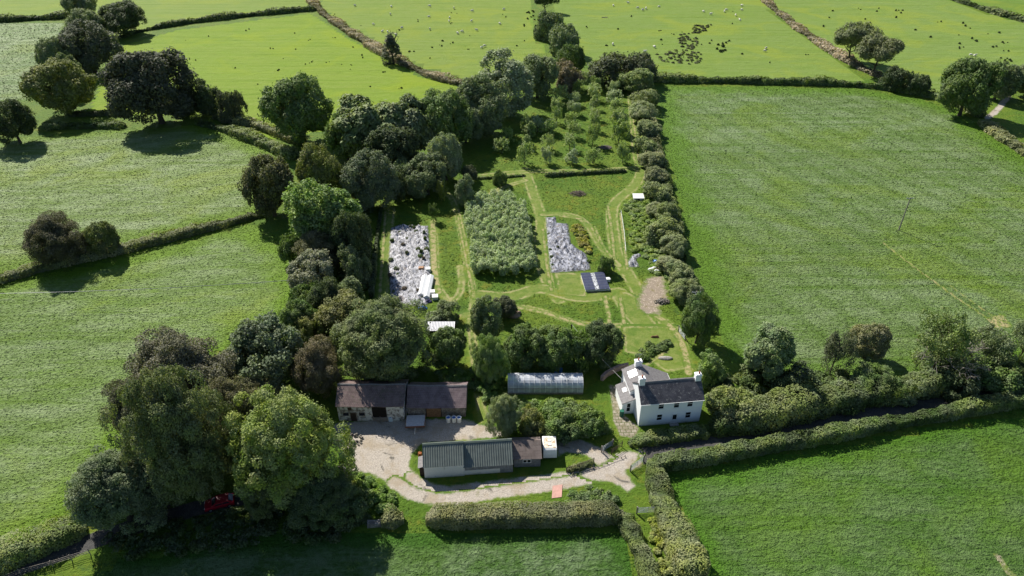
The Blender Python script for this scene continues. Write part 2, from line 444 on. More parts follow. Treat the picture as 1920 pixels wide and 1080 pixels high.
M_MOWN, M_STRAW, M_GRAVEL = mat_patch('mown_grass', 'mown'), mat_patch('straw', 'straw', .9, .25), mat_patch('gravel', 'gravel', 1.6, .3)
M_RUBBLE, M_TARMAC, M_SLABS = mat_patch('rubble', 'rubble', 4.0, .8), mat_patch('tarmac', 'tarmac', .9, .2), mat_patch('slabs', 'slabs', .8, .2)
Z = .012
for px, w in [
    ([(985, 318), (995, 350), (1008, 385), (1016, 410), (1012, 440), (1015, 490), (1028, 535), (1048, 562)], 3.0),
    ([(1182, 165), (1190, 230), (1194, 290), (1205, 322), (1190, 350), (1155, 375), (1146, 395), (1150, 440), (1156, 480), (1172, 505), (1190, 535), (1215, 585), (1250, 610)], 3.2),
    ([(1018, 402), (1060, 400), (1095, 410), (1112, 440), (1130, 470), (1158, 497)], 1.8),
    ([(733, 392), (724, 470), (718, 575)], 2.2),
    ([(838, 362), (850, 375), (860, 410), (870, 460), (880, 520), (890, 552), (882, 600), (886, 640), (893, 700), (903, 770), (912, 808)], 1.7),
    ([(812, 415), (817, 470), (816, 520), (828, 552), (850, 568), (868, 540), (862, 500)], 1.6),
    ([(868, 592), (950, 572), (1010, 580), (1060, 600), (1115, 611), (1180, 610), (1240, 612)], 1.6),
    ([(885, 332), (990, 320), (1100, 321), (1190, 315)], 2.4),
    ([(900, 553), (960, 558), (1010, 538), (1045, 548), (1090, 560), (1160, 548)], 3.6),
    ([(890, 388), (930, 355), (985, 338)], 1.6),
    ([(1225, 598), (1262, 612), (1280, 640), (1288, 690)], 2.0),
    ([(1170, 560), (1200, 600), (1235, 640)], 5.0)]:
    Z += .0006
    path_sheet('mown_path', px, w, .5, Z, M_MOWN)
Z += .0006; poly_sheet('lawn', [(1168, 612), (1275, 612), (1290, 690), (1250, 698), (1215, 672), (1172, 660)], .5, Z, M_MOWN, .8)
Z += .0006; poly_sheet('lawn', [(1040, 512), (1090, 512), (1100, 556), (1050, 552)], .5, Z, M_MOWN, .8)
for px, w in [([(1134, 555), (1140, 585), (1143, 608)], .7), ([(1163, 558), (1167, 585), (1170, 606)], .6), ([(1140, 385), (1148, 440), (1152, 485)], .55), ([(1163, 400), (1172, 470), (1176, 505)], .5),
              ([(812, 420), (812, 470), (815, 515), (822, 548)], 1.3), ([(723, 395), (718, 470), (712, 560)], .55), ([(1050, 405), (1090, 411)], .7), ([(622, 600), (624, 640), (622, 690)], 1.5),
              ([(1115, 425), (1132, 465), (1150, 485)], .45), ([(1018, 430), (1025, 500), (1034, 545)], .5), ([(858, 405), (876, 500), (888, 548)], .45), ([(960, 575), (1020, 585), (1080, 606), (1112, 612)], .8),
              ([(1183, 180), (1189, 240), (1197, 300)], .6), ([(1000, 340), (1006, 352)], .4), ([(1228, 590), (1250, 605), (1272, 628), (1285, 660), (1291, 700)], 1.1), ([(890, 385), (925, 357)], .5), ([(1205, 690), (1235, 668), (1250, 660)], .5)]:
    Z += .0006
    path_sheet('trodden_path', px, w, .35, Z, M_STRAW, .5)
Z += .0006; poly_sheet('bare_earth', [(1198, 562), (1214, 522), (1243, 516), (1250, 560), (1236, 574), (1236, 588), (1214, 588), (1199, 578)], .5, Z, M_RUBBLE, 1.0)
Z += .0006; path_sheet('lane', [(1180, 862), (1230, 848), (1310, 832), (1400, 817), (1560, 788), (1750, 757), (1920, 733), (2200, 690)], 3.2, .5, Z, M_TARMAC, .5)
Z += .0006; path_sheet('lane', [(-150, 1140), (0, 1078), (90, 1045), (170, 1015), (300, 972), (420, 940), (560, 912), (660, 878)], 3.0, .5, Z, M_TARMAC, .6)
Z += .0006; path_sheet('farm_track', [(1890, 180), (1870, 208), (1850, 222)], 2.2, 1.0, Z, M_GRAVEL, .8)
Z += .0006; path_sheet('farm_track', [(1868, 235), (1885, 258), (1930, 290), (2000, 330)], 2.4, 1.0, Z, M_STRAW, .8)
Z += .0006
YARD = [(625, 795), (700, 788), (870, 786), (893, 795), (925, 802), (955, 815), (905, 822), (860, 826), (792, 830), (772, 850), (766, 872), (776, 892), (805, 912), (828, 928), (815, 942), (775, 936), (740, 915), (715, 896), (690, 886), (655, 882), (648, 850), (635, 820)]
poly_sheet('farmyard', YARD, .45, Z, M_GRAVEL, .9)
for px, w in [([(770, 895), (800, 915), (840, 922), (900, 914), (970, 906), (1040, 898), (1100, 885), (1150, 866), (1195, 852)], 1.8),
              ([(740, 905), (775, 928), (820, 938), (870, 934), (930, 924), (1000, 915), (1060, 906), (1110, 895), (1150, 884), (1190, 868)], 2.1)]:
    Z += .0006; path_sheet('farm_track', px, w, .35, Z, M_GRAVEL, .6)
Z += .0006; poly_sheet('farm_track', [(1085, 890), (1105, 872), (1140, 858), (1178, 846), (1196, 850), (1192, 866), (1172, 882), (1180, 898), (1190, 912), (1178, 922), (1150, 904), (1110, 900)], .45, Z, M_GRAVEL, .8)
Z += .0006; poly_sheet('farm_track', [(1045, 822), (1090, 826), (1130, 842), (1152, 858), (1122, 872), (1112, 862), (1095, 850), (1062, 848), (1047, 855)], .45, Z, M_GRAVEL, .8)
Z += .0006; poly_sheet('patio', [(1142, 722), (1160, 725), (1172, 780), (1198, 802), (1192, 822), (1164, 818), (1150, 790), (1148, 760)], .4, Z, M_SLABS, .6)
Z += .0006; path_sheet('tractor_track', [(1655, 455), (1700, 490), (1760, 535), (1810, 570), (1875, 612)], .7, .6, Z, M_STRAW, .3)
Z += .0006; path_sheet('tractor_track', [(1780, 535), (1825, 568), (1880, 606)], .6, .6, Z, M_STRAW, .3)
Z += .0006; poly_sheet('bare_earth', [(1848, 598), (1880, 590), (1895, 612), (1870, 618)], .6, Z, M_STRAW, .6)
Z += .0006; path_sheet('bare_earth', [(1870, 1044), (1880, 1058), (1900, 1082)], .5, .3, Z, M_RUBBLE, .4)

GARDEN = [(690, 395), (760, 370), (840, 340), (870, 290), (960, 235), (1060, 165), (1190, 140), (1225, 300), (1300, 570), (1300, 700), (1200, 720), (900, 720), (890, 580), (800, 585), (690, 580)]
BEDS = [atp([(731, 424), (804, 420), (810, 570), (730, 572)]), atp([(1022, 406), (1066, 417), (1110, 508), (1032, 514)])]
o = poly_sheet('garden_meadow', GARDEN, 2.0, .004, MEADOW)
add_tufts(o, GARDEN, 5.0, .17, CLEAR + [lambda P, V=V: sdf_poly(P, V) for V in BEDS])
FRONT = [(700, 900), (760, 945), (800, 960), (1180, 955), (1215, 985), (1300, 1120), (1225, 1120), (1190, 1000), (1150, 990), (790, 990), (690, 990), (680, 920)]
o = poly_sheet('grass_verge', FRONT, 1.5, .004, MEADOW); add_tufts(o, FRONT, 7.0, .12, CLEAR)

# ------------------------------------------------------------------ foliage
def rand_unit(k):
    v = rng.normal(size=(k, 3)); return v / np.linalg.norm(v, axis=1, keepdims=True)

def leaf_mesh(name, P, Nn, S, tone, aspect=.62, up=None):
    """one small pointed face per leaf clump"""
    k = len(P)
    Nn = Nn / (np.linalg.norm(Nn, axis=1, keepdims=True) + 1e-9)
    r = rand_unit(k) if up is None else (np.array([0, 0, 1.0]) + .35 * rand_unit(k)) * 1.0
    t1 = r - (r * Nn).sum(1, keepdims=True) * Nn
    t1 /= np.linalg.norm(t1, axis=1, keepdims=True) + 1e-9
    t2 = np.cross(Nn, t1)
    S = S[:, None]
    bend = Nn * S * .25
    V = np.stack([P - t1 * S - bend, P + t2 * S * aspect, P + t1 * S - bend, P - t2 * S * aspect], 1).reshape(-1, 3)
    me = raw_mesh(name, V, np.arange(4 * k).reshape(-1, 4))
    a = me.attributes.new('tone', 'FLOAT', 'FACE'); a.data.foreach_set('value', tone.astype(np.float32))
    me.materials.append(LEAF)
    return me

def blobs_to_leaves(C, R, n, center, size, jit=.8, flat=1.0, vert=False, low=-.35):
    """C (m,3) clump centres, R (m,) radii: n leaves on the outward shells"""
    w = R ** 2; idx = rng.choice(len(C), n, p=w / w.sum())
    d = rand_unit(n)
    o = C[idx] - center; o = o / (np.linalg.norm(o, axis=1, keepdims=True) + 1e-9)
    bad = (d * o).sum(1) < low
    d[bad] = d[bad] - 2 * (d[bad] * o[bad]).sum(1, keepdims=True) * o[bad]
    rr = R[idx] * (1.05 - .4 * rng.random(n) ** 2)
    fl = rng.random(n) < .16; rr[fl] *= rng.uniform(1.0, 1.45, fl.sum())
    P = C[idx] + d * rr[:, None] * np.array([1, 1, flat])
    Nn = d + rand_unit(n) * jit + np.array([-.15, .2, .55])
    S = size * rng.uniform(.6, 1.35, n)
    bt = rng.random(len(C))
    tone = np.clip(.5 + .35 * (bt[idx] - .5) + .45 * (rng.random(n) - .5), 0, 1)
    return P, Nn, S, tone

def crown(name, nb, n, size, hz=1.0, zc=1.15, rb=(.2, .34), rad=(.58, .84), lob=.16, seed=0, jit=.8, top=0.0, vert=False, cone=0, low=-.35, inner=12):
    """crown of radius about 1: boughs standing out from the middle, each carrying many leaf clumps, with dark gaps between"""
    r = np.random.default_rng(seed)
    K = int(np.clip(nb / 13, 6, 24)); m = max(6, nb * 2 // K)
    i = np.arange(K) + .5
    ph = np.arccos(1 - 1.74 * i / K); th = math.pi * (1 + 5 ** .5) * i + r.uniform(0, 6)
    d = np.stack([np.cos(th) * np.sin(ph), np.sin(th) * np.sin(ph), np.cos(ph)], 1) + r.normal(size=(K, 3)) * .22
    d /= np.linalg.norm(d, axis=1, keepdims=True)
    e = r.uniform(.64 - lob, .70, K); br = r.uniform(.26, .26 + lob * .8 + .08, K) * (1.25 if K < 9 else 1)
    C, R = [r.normal(size=(24, 3)) * .30], [r.uniform(.16, .30, 24)]
    for k in range(K):
        q = r.normal(size=(m, 3)); q /= np.linalg.norm(q, axis=1, keepdims=True)
        bad = (q @ d[k]) < -.25; q[bad] *= -1
        C.append(d[k] * e[k] + q * br[k] * r.uniform(.7, 1.05, (m, 1))); R.append(r.uniform(rb[0] * .75, rb[1] * .75, m))
    C = np.vstack(C); R = np.concatenate(R)
    if cone:
        sh = np.clip(1 - cone * (C[:, 2] + .6) / 1.6, .12, 1.2); C[:, :2] *= sh[:, None]
    C[:, 2] *= hz
    C[:, 2] += zc
    P, Nn, S, T = blobs_to_leaves(C, R, n, np.array([0, 0, zc - .3 * hz]), size, jit, 1.0, vert, low)
    ok = P[:, 2] > .04
    return leaf_mesh(name, P[ok], Nn[ok], S[ok], T[ok], up=True if vert else None)

def trunk_mesh(name, h, r0, limbs, spread, seed, lift=.5):
    r = random.Random(seed); m = MB(); p = Vector((0, 0, -.05)); pts = [p.copy()]
    for k in range(4):
        p = p + Vector((r.uniform(-.05, .05), r.uniform(-.05, .05), h / 4)); pts.append(p.copy())
    rs = [r0 * 1.35, r0, r0 * .85, r0 * .7, r0 * .5]
    for k in range(4): m.tube(pts[k], pts[k + 1], rs[k], rs[k + 1], 8, False)
    for j in range(limbs):
        a = 2 * math.pi * j / limbs + r.uniform(-.4, .4); s = pts[r.choice((2, 3, 4))]
        e1 = s + Vector((math.cos(a) * spread * .5, math.sin(a) * spread * .5, lift * .5))
        e2 = e1 + Vector((math.cos(a + r.uniform(-.5, .5)) * spread * .5, math.sin(a + r.uniform(-.5, .5)) * spread * .5, lift * .5))
        m.tube(s, e1, r0 * .5, r0 * .3, 6, False); m.tube(e1, e2, r0 * .3, r0 * .1, 5, False)
    return m.mesh(name, BARK, 0, True)

# proto = (crown mesh, trunk mesh, typical height for radius 1)
PROTO = {}
def proto(key, th, ck, tk):
    me = crown('crown', **ck); co = np.empty(len(me.vertices) * 3, np.float32); me.vertices.foreach_get('co', co); co = co.reshape(-1, 3)
    PROTO[key] = (me, trunk_mesh('trunk', **tk), float(np.percentile(co[:, 2], 99.6)), float(np.percentile(np.hypot(co[:, 0], co[:, 1]), 98)))
T_BIG = dict(h=.8, r0=.07, limbs=6, spread=.65, seed=3, lift=.5)
proto('oak', 1.85, dict(nb=170, n=30000, size=.036, hz=1.0, zc=1.0, rb=(.12, .27), seed=1, lob=.22), T_BIG)
proto('oak_b', 1.8, dict(nb=130, n=28000, size=.036, hz=.95, zc=.95, rb=(.13, .30), seed=2, lob=.34), T_BIG)
proto('near', 2.0, dict(nb=340, n=110000, size=.0185, hz=1.0, zc=1.02, rb=(.07, .20), rad=(.55, .92), seed=4, lob=.34), dict(T_BIG, seed=5))
proto('near_b', 2.0, dict(nb=280, n=110000, size=.0185, hz=1.0, zc=1.02, rb=(.08, .23), rad=(.52, .92), seed=5, lob=.4), dict(T_BIG, seed=6))
proto('soft', 2.0, dict(nb=140, n=30000, size=.036, hz=1.0, zc=1.02, rb=(.12, .24), seed=6, lob=.22, jit=1.1), T_BIG)
proto('brown', 2.1, dict(nb=240, n=90000, size=.019, hz=1.05, zc=1.08, rb=(.10, .24), seed=8, lob=.34, jit=1.2, low=-.6), T_BIG)
proto('tall', 3.0, dict(nb=110, n=24000, size=.046, hz=1.5, zc=1.55, rb=(.18, .34), seed=9, lob=.22), dict(T_BIG, h=1.6, spread=.6))
proto('weep', 2.0, dict(nb=120, n=32000, size=.05, hz=1.0, zc=1.02, rb=(.14, .30), seed=10, lob=.24, jit=.6, vert=True), T_BIG)
proto('umbrella', 1.75, dict(nb=70, n=11000, size=.042, hz=.55, zc=1.18, rb=(.16, .28), seed=11, lob=.22, inner=4, low=-.7), dict(h=1.0, r0=.05, limbs=8, spread=.65, seed=9, lift=.3))
proto('shrub', 1.35, dict(nb=60, n=9000, size=.062, hz=.8, zc=.55, rb=(.22, .38), seed=12, lob=.26), dict(h=.5, r0=.05, limbs=5, spread=.6, seed=2, lift=.4))
proto('shrub_b', 1.5, dict(nb=75, n=13000, size=.05, hz=.9, zc=.62, rb=(.18, .34), seed=13, lob=.3, jit=1.0), dict(h=.5, r0=.05, limbs=5, spread=.6, seed=4, lift=.4))
proto('fruit', 1.9, dict(nb=40, n=4200, size=.06, hz=.95, zc=1.02, rb=(.16, .30), seed=14, lob=.32, inner=4, low=-.6, jit=1.0), dict(h=.7, r0=.05, limbs=5, spread=.7, seed=7, lift=.7))
proto('fruit_b', 2.4, dict(nb=44, n=4200, size=.06, hz=1.2, zc=1.3, rb=(.14, .28), seed=15, lob=.34, inner=4, low=-.6, cone=.45), dict(h=1.0, r0=.05, limbs=5, spread=.6, seed=8, lift=.7))
proto('fruit_c', 1.9, dict(nb=26, n=1500, size=.07, hz=.95, zc=1.05, rb=(.12, .24), seed=16, lob=.4, inner=2, low=-.8), dict(h=.9, r0=.06, limbs=7, spread=.75, seed=11, lift=.7))
proto('thin', 2.2, dict(nb=70, n=9000, size=.036, hz=1.1, zc=1.15, rb=(.12, .26), rad=(.4, .9), seed=17, lob=.36, inner=2, low=-.8, jit=1.1), dict(h=1.1, r0=.05, limbs=10, spread=.7, seed=12, lift=.7))
proto('spire', 4.2, dict(nb=60, n=4500, size=.08, hz=2.1, zc=2.0, rb=(.2, .4), seed=18, lob=.3, cone=.8), dict(h=2.6, r0=.1, limbs=9, spread=.8, seed=13, lift=1.8))

STEMMED = ('umbrella', 'thin', 'spire', 'fruit', 'fruit_b', 'fruit_c')
def tree(kind, u, v, vt, wpx, tint, label, name='tree', cat='tree', group=None, hscale=1.0, rz=None):
    cm, tm, th, tr_ = PROTO[kind]
    if kind in STEMMED:
        X, Y = at(u, v); h = max(.4, height(u, v, vt)) * hscale
        R = wpx / proj(X, Y, h * .5)[2] / 2 / tr_
    else:
        # the picture shows the crown's outline (v = its lower rim, vt = its upper rim): solve the ellipsoid standing on the ground
        vm, b = (v + vt) / 2, 2.0
        for _ in range(6):
            X, Y = at(u, vm, b * 1.04); s = proj(X, Y, b)[2]; R = wpx / s / 2
            th_ = math.atan2(H - b, math.hypot(X, Y)); e = (v - vt) / 2 / s
            b = max(math.sqrt(max(e * e - (R * math.sin(th_)) ** 2, 0)) / math.cos(th_), .55 * R, .2)
        h = 2.08 * b * hscale; R /= tr_
    t = tag(empty(name, (X, Y, 0), random.uniform(0, 6.28) if rz is None else rz), label, cat, group)
    c = link('crown', cm, t); k = link('trunk', tm, t)
    c.scale = k.scale = (R * random.uniform(.94, 1.06), R * random.uniform(.94, 1.06), h / th)
    b = random.uniform(.92, 1.08)
    c.color = (tint[0] * b, tint[1] * b, tint[2] * b, 1)
    return t

D, K, O, G = (.040, .060, .024), (.054, .066, .036), (.085, .105, .022), (.085, .115, .050)
S_, M, B, R_ = (.14, .175, .095), (.055, .095, .022), (.085, .145, .032), (.105, .092, .052)
TREES = [
 # --- up the slope on the left
 ('oak', 285, 232, 100, 160, (.042, .050, .030), 'very dark broad oak with its shadow over the pale field, largest in the far hedge'),
 ('oak', 112, 214, 118, 122, O, 'olive green round tree at the corner of the pale field'),
 ('oak_b', 22, 268, 188, 84, D, 'dark tree at the picture edge above its own black shadow'),
 ('oak_b', 163, 134, 48, 108, K, 'dark greyish spreading tree in the lane copse'),
 ('oak', 103, 150, 76, 62, G, 'grey green tree on the pale field side of the lane copse'),
 ('tall', 132, 172, 102, 42, G, 'narrow grey green tree behind the olive round tree'),
 ('oak', 160, 72, 20, 68, G, 'grey green round crown midway up the lane copse'),
 ('oak_b', 228, 64, 6, 84, D, 'dark ragged tree where the top hedge meets the lane copse'),
 ('oak', 148, 34, -14, 62, G, 'tree at the top end of the lane copse'),
 ('shrub', 188, 70, 38, 40, M, 'low bushy growth in the lane copse beside the ragged tree'),
 ('oak', 560, 268, 148, 128, M, 'round oak with gaps through its crown standing alone in the hedge'),
 ('shrub_b', 388, 212, 150, 66, D, 'dark bush beside the very dark broad oak'),
 ('shrub', 432, 226, 172, 50, K, 'brownish bush, outermost of those beside the very dark oak'),
 ('shrub', 350, 215, 165, 50, D, 'dark bush against the foot of the very dark oak'),
 # --- belt between the pasture and the orchard
 ('weep', 694, 300, 186, 150, (.085, .12, .04), 'pale green willow with drooping stems, broadest in the belt'),
 ('weep', 766, 292, 190, 112, G, 'upright grey green willow next to the broad drooping willow'),
 ('oak', 832, 276, 174, 112, M, 'mid green round tree in the belt above the silver bushes'),
 ('soft', 902, 250, 148, 112, G, 'grey green tree in the belt below the field bank end'),
 ('tall', 948, 215, 102, 104, S_, 'tall silver leaved tree at the head of the belt'),
 ('shrub', 905, 180, 146, 42, R_, 'brownish bush at the end of the field bank'),
 ('oak', 1008, 182, 106, 84, G, 'grey green tree between the silver tree and the orchard top'),
 ('shrub_b', 1068, 172, 118, 62, R_, 'brown tinted thorn bush at the orchard top'),
 ('oak', 648, 300, 215, 78, M, 'dark green tree between the lone oak and the broad willow'),
 ('oak_b', 735, 325, 235, 110, D, 'dark tree in the shade below the willows'),
 ('oak', 872, 268, 200, 74, G, 'small grey tree on the shaded orchard side of the belt'),
 # --- column of thorns between two sheep pastures
 ('umbrella', 1022, 24, -14, 52, D, 'dark tree at the very top of the thorn line'),
 ('shrub', 1029, 72, 24, 60, G, 'grey green thorn bush, topmost of the three round ones'),
 ('shrub', 1057, 102, 50, 60, G, 'grey green thorn bush, middle of the three round ones'),
 ('shrub_b', 1066, 136, 82, 62, M, 'green thorn bush, lowest of the three round ones'),
 ('shrub', 1148, 158, 104, 88, K, 'dark brownish thorn bush along the orchard top, wider of two'),
 ('shrub', 1200, 156, 104, 66, K, 'dark brownish thorn bush at the hedge corner above the big field'),
 # --- lower left belt
 ('oak', 505, 408, 296, 106, (.068, .076, .032), 'brownish round tree at the end of the middle hedge'),
 ('brown', 100, 500, 404, 116, (.072, .072, .036), 'brownish round tree on the middle hedge with its shadow over the striped field'),
 ('soft', 190, 482, 415, 66, (.075, .095, .03), 'smaller green round tree beside the brownish one on the middle hedge'),
 ('oak_b', 605, 384, 274, 98, O, 'olive brown dome shaped tree behind the light green tree'),
 ('oak_b', 690, 392, 290, 106, (.06, .08, .04), 'dark grey green tree at the head of the long vegetable bed'),
 ('shrub', 752, 372, 318, 56, D, 'dark low bush beside the dark grey green tree'),
 ('soft', 800, 368, 290, 92, G, 'grey green sallow bush in the garden top corner'),
 ('soft', 835, 338, 252, 66, S_, 'silver grey sallow, highest in the garden top corner'),
 ('shrub', 760, 350, 300, 56, G, 'grey green bush between the sallow and the shade'),
 ('soft', 600, 478, 338, 160, B, 'large light green tree in the belt beside the long bed'),
 ('brown', 598, 508, 428, 92, (.088, .092, .045), 'brown tinted tree below the light green tree'),
 ('soft', 588, 552, 470, 96, (.12, .13, .08), 'pale grey brown sallow hanging over the green field'),
 ('oak_b', 662, 505, 396, 76, D, 'dark tree at the edge of the garden strip'),
 ('shrub_b', 668, 535, 462, 66, G, 'grey green bush beside the mown strip'),
 ('shrub', 545, 496, 442, 48, M, 'green bush at the field corner beside the sallow'),
 ('oak_b', 638, 635, 546, 104, (.085, .095, .03), 'olive tree behind the big sycamore'),
 ('oak_b', 612, 600, 520, 74, D, 'dark tree in the belt between the sallow and the olive tree'),
 ('soft', 655, 585, 520, 64, G, 'grey green tree at the end of the garden strip'),
 ('oak', 560, 640, 565, 70, M, 'mid green tree on the field side of the gravel path'),
 ('shrub', 640, 440, 392, 60, M, 'green bush in the belt above the dark tree by the garden strip'),
 ('brown', 400, 760, 668, 110, (.085, .085, .045), 'olive brown tree at the top of the clump beside the grey green tree'),
 ('near_b', 492, 968, 860, 84, (.055, .075, .025), 'dark olive tree between the lane and the ash'),
 ('soft', 300, 965, 862, 100, (.062, .082, .034), 'dull green tree in the clump beside the grey dark lane tree'),
 ('shrub_b', 650, 985, 905, 90, (.05, .08, .024), 'dark bush between the weeds and the bottom hedge'),
 ('shrub', 575, 590, 535, 62, M, 'green bush between field and gravel path'),
 ('near', 718, 728, 558, 180, (.076, .105, .034), 'huge dark green sycamore behind the stone barn'),
 ('oak', 838, 694, 616, 76, M, 'round green tree beside the white roofed shelter'),
 ('soft', 500, 735, 596, 150, (.078, .105, .055), 'large grey green tree at the field edge'),
 ('oak', 580, 655, 590, 66, O, 'olive round tree beside the gravel path'),
 ('brown', 592, 745, 640, 100, (.098, .088, .05), 'brown leaved tree beside the barn gable'),
 ('near_b', 545, 705, 640, 46, B, 'bright green sapling between grey and brown trees'),
 ('brown', 340, 810, 626, 190, (.088, .088, .055), 'biggest brown tinted tree at the edge of the green field'),
 ('brown', 270, 850, 705, 124, (.08, .082, .05), 'brown grey tree on the field side of the clump'),
 ('near', 440, 860, 712, 120, (.085, .085, .042), 'brownish olive tree in the middle of the clump'),
 ('near_b', 342, 950, 722, 190, (.072, .094, .034), 'olive dark tree above the parked red car', 1.15),
 ('near_b', 548, 945, 742, 216, (.105, .145, .028), 'large bright green ash overhanging the farmyard', 1.12),
 ('near', 220, 1000, 838, 166, (.072, .10, .046), 'grey dark tree at the lane, lowest of the clump'),
 ('near', 598, 985, 872, 130, (.045, .07, .022), 'dark green tree between the ash and the bottom hedge'),
 ('brown', 470, 800, 700, 120, (.075, .078, .03), 'dim olive tree tucked behind the ash'),
 # --- garden
 ('soft', 912, 648, 560, 68, G, 'grey green tree at the foot of the garden path'),
 ('oak', 945, 600, 556, 46, K, 'dark low tree beside the earth heap'),
 ('near_b', 918, 718, 630, 68, B, 'bright green tree beside the path to the yard'),
 ('oak', 985, 692, 610, 84, M, 'green tree behind the polytunnel, nearest the path'),
 ('oak_b', 1040, 690, 610, 84, M, 'green tree in the middle behind the polytunnel'),
 ('oak', 1128, 690, 604, 80, (.04, .068, .022), 'dark green pointed tree between polytunnel and house'),
 ('shrub', 1085, 690, 625, 60, M, 'green bush among trees behind the polytunnel'),
 ('tall', 872, 388, 330, 36, G, 'slim grey green tree at the bend of the mown path'),
 ('fruit', 828, 376, 340, 24, (.12, .15, .03), 'small yellow green tree by the garden top corner'),
 ('fruit', 812, 414, 382, 20, M, 'small dark tree at the head of the long bed'),
 ('shrub', 938, 347, 321, 30, M, 'round bush on the grass below the orchard'),
 ('shrub', 1136, 512, 481, 32, M, 'small round bush above the panel roofed frame'),
 ('shrub_b', 835, 606, 562, 56, G, 'grey green bush above the white roofed shelter'),
 ('shrub', 815, 612, 585, 40, S_, 'silvery bush against the white roofed shelter'),
 ('shrub', 880, 340, 312, 30, K, 'greyish bush at the orchard corner'),
 # --- shrubs in front of the polytunnel
 ('near_b', 945, 820, 742, 64, (.10, .13, .055), 'pale grey green bush at the corner of the vegetable plot'),
 ('shrub_b', 1000, 820, 766, 60, O, 'olive bush in the plot, nearest the pale bush'),
 ('shrub_b', 1060, 822, 768, 82, M, 'wide green bush in the middle of the vegetable plot'),
 ('shrub', 1112, 820, 770, 58, M, 'green bush in the plot beside the patio'),
 ('shrub', 1040, 782, 756, 50, B, 'light green low bush just in front of the polytunnel'),
 ('shrub', 985, 782, 758, 36, B, 'light green low bush at the polytunnel corner'),
 # --- far right
 ('umbrella', 1590, 116, 45, 88, (.085, .105, .045), 'open crowned oak, higher of the pair in the far bank'),
 ('umbrella', 1636, 140, 70, 88, (.085, .10, .045), 'open crowned oak, lower of the pair in the far bank'),
 ('shrub', 1682, 168, 128, 62, D, 'dark bush in the hedge below the two oaks'),
 ('shrub', 1722, 176, 142, 42, D, 'dark bush, outer one below the two oaks'),
 ('oak', 1818, 216, 114, 96, M, 'green round tree where the far track meets the big field'),
 ('soft', 1878, 186, 120, 74, G, 'grey green tree along the far track'),
 ('soft', 1935, 182, 116, 66, G, 'grey green tree farthest along the track at the picture edge'),
 ('spire', 738, 120, 62, 38, K, 'ivy clad dead tree standing in the field bank'),
 # --- along the lane
 ('oak_b', 1312, 648, 556, 74, M, 'green tree at the field corner above the house'),
 ('shrub_b', 1335, 725, 664, 64, B, 'green bush beside the house gable'),
 ('tall', 1442, 718, 606, 86, (.08, .12, .045), 'tall green ash by the lane, nearest the house'),
 ('shrub_b', 1382, 790, 726, 112, (.085, .11, .03), 'broad olive bush spreading in front of the house gable'),
 ('thin', 1556, 700, 622, 66, K, 'thin dark ivy covered tree by the lane'),
 ('soft', 1632, 678, 602, 76, (.11, .115, .055), 'brown topped round tree by the lane'),
 ('oak_b', 1640, 742, 690, 90, M, 'green bush under the brown topped tree'),
 ('thin', 1745, 700, 592, 110, (.08, .12, .03), 'green tree behind the bare branched tree'),
 ('thin', 1838, 690, 615, 90, G, 'thin grey green tree past the bare branched tree'),
 ('thin', 1906, 680, 596, 74, (.09, .12, .05), 'thin tree by the lane at the picture edge'),
 ('shrub_b', 1700, 752, 700, 66, G, 'grey bush at the foot of the bare branched tree'),
 ('shrub', 1590, 757, 712, 70, G, 'sunlit grey green bush on the lane bank'),
 ('shrub_b', 1500, 760, 690, 100, D, 'dark bush between the ash and the sunlit bush'),
 ('shrub', 1870, 735, 672, 90, M, 'green bush beneath the thin tree at the picture edge'),
 ('shrub', 1795, 738, 690, 90, D, 'dark bush beneath the bare branched tree'),
 ('shrub', 1875, 668, 630, 40, D, 'small dark bush on the big field margin'),
]
for t in TREES:
    nm = 'bush' if t[0].startswith('shrub') else 'tree'
    tree(*t[:7], name=nm, cat=nm, hscale=t[7] if len(t) > 7 else 1.0)

ORD = ['first', 'second', 'third', 'fourth', 'fifth', 'sixth', 'seventh', 'eighth', 'ninth', 'tenth', 'eleventh', 'twelfth', 'thirteenth', 'fourteenth', 'fifteenth']
# the row of separate bushes that makes up the tall hedge between the garden and the big field
BROW = [(1195, 168, 128, 62), (1207, 200, 160, 54), (1206, 228, 186, 50), (1214, 258, 218, 52), (1212, 290, 248, 44), (1222, 318, 276, 48), (1228, 348, 305, 46), (1236, 378, 332, 50), (1230, 408, 372, 36), (1250, 420, 370, 44), (1247, 452, 410, 56), (1264, 482, 432, 50), (1254, 512, 474, 40), (1276, 532, 482, 48), (1284, 566, 520, 50)]
for k, (u, v, vt, w_) in enumerate(BROW):
    tree(('soft', 'shrub_b', 'oak_b')[k % 3], u, v, vt + 8, w_ * random.uniform(1.0, 1.4), random.choice([(.12, .15, .062), (.105, .145, .045), (.135, .155, .075), (.10, .13, .045)]),
         f'grey green bush in the garden hedge row, {ORD[k]} from its far end', name='bush', cat='bush', group='bushes between the garden and the big field')

# bare branched tree by the lane
def branch(m, p, d, L, r, depth, rnd):
    q = p + d * L
    m.tube(p, q, r, r * .65, 5, False)
    if depth == 0: return
    for _ in range(rnd.choice((2, 3, 3))):
        nd = (d + Vector((rnd.uniform(-1, 1), rnd.uniform(-1, 1), rnd.uniform(-.55, .6))) * .75).normalized()
        branch(m, q, nd, L * rnd.uniform(.65, .9), r * .6, depth - 1, rnd)
bt = tag(empty('bare_tree', (*at(1765, 705), 0)), 'half dead tree with pale bare branches by the lane', 'tree')
m = MB(); rnd = random.Random(5)
m.tube((0, 0, 0), (.2, .1, 2.5), .35, .28, 8, False)
for a in range(7):
    an = a * .9 + rnd.uniform(-.3, .3)
    branch(m, Vector((.2, .1, 2.3)), Vector((math.cos(an), math.sin(an), .8)).normalized(), 2.3, .16, 4, rnd)
m.build('trunk', DEADWOOD, bt, 0, True)
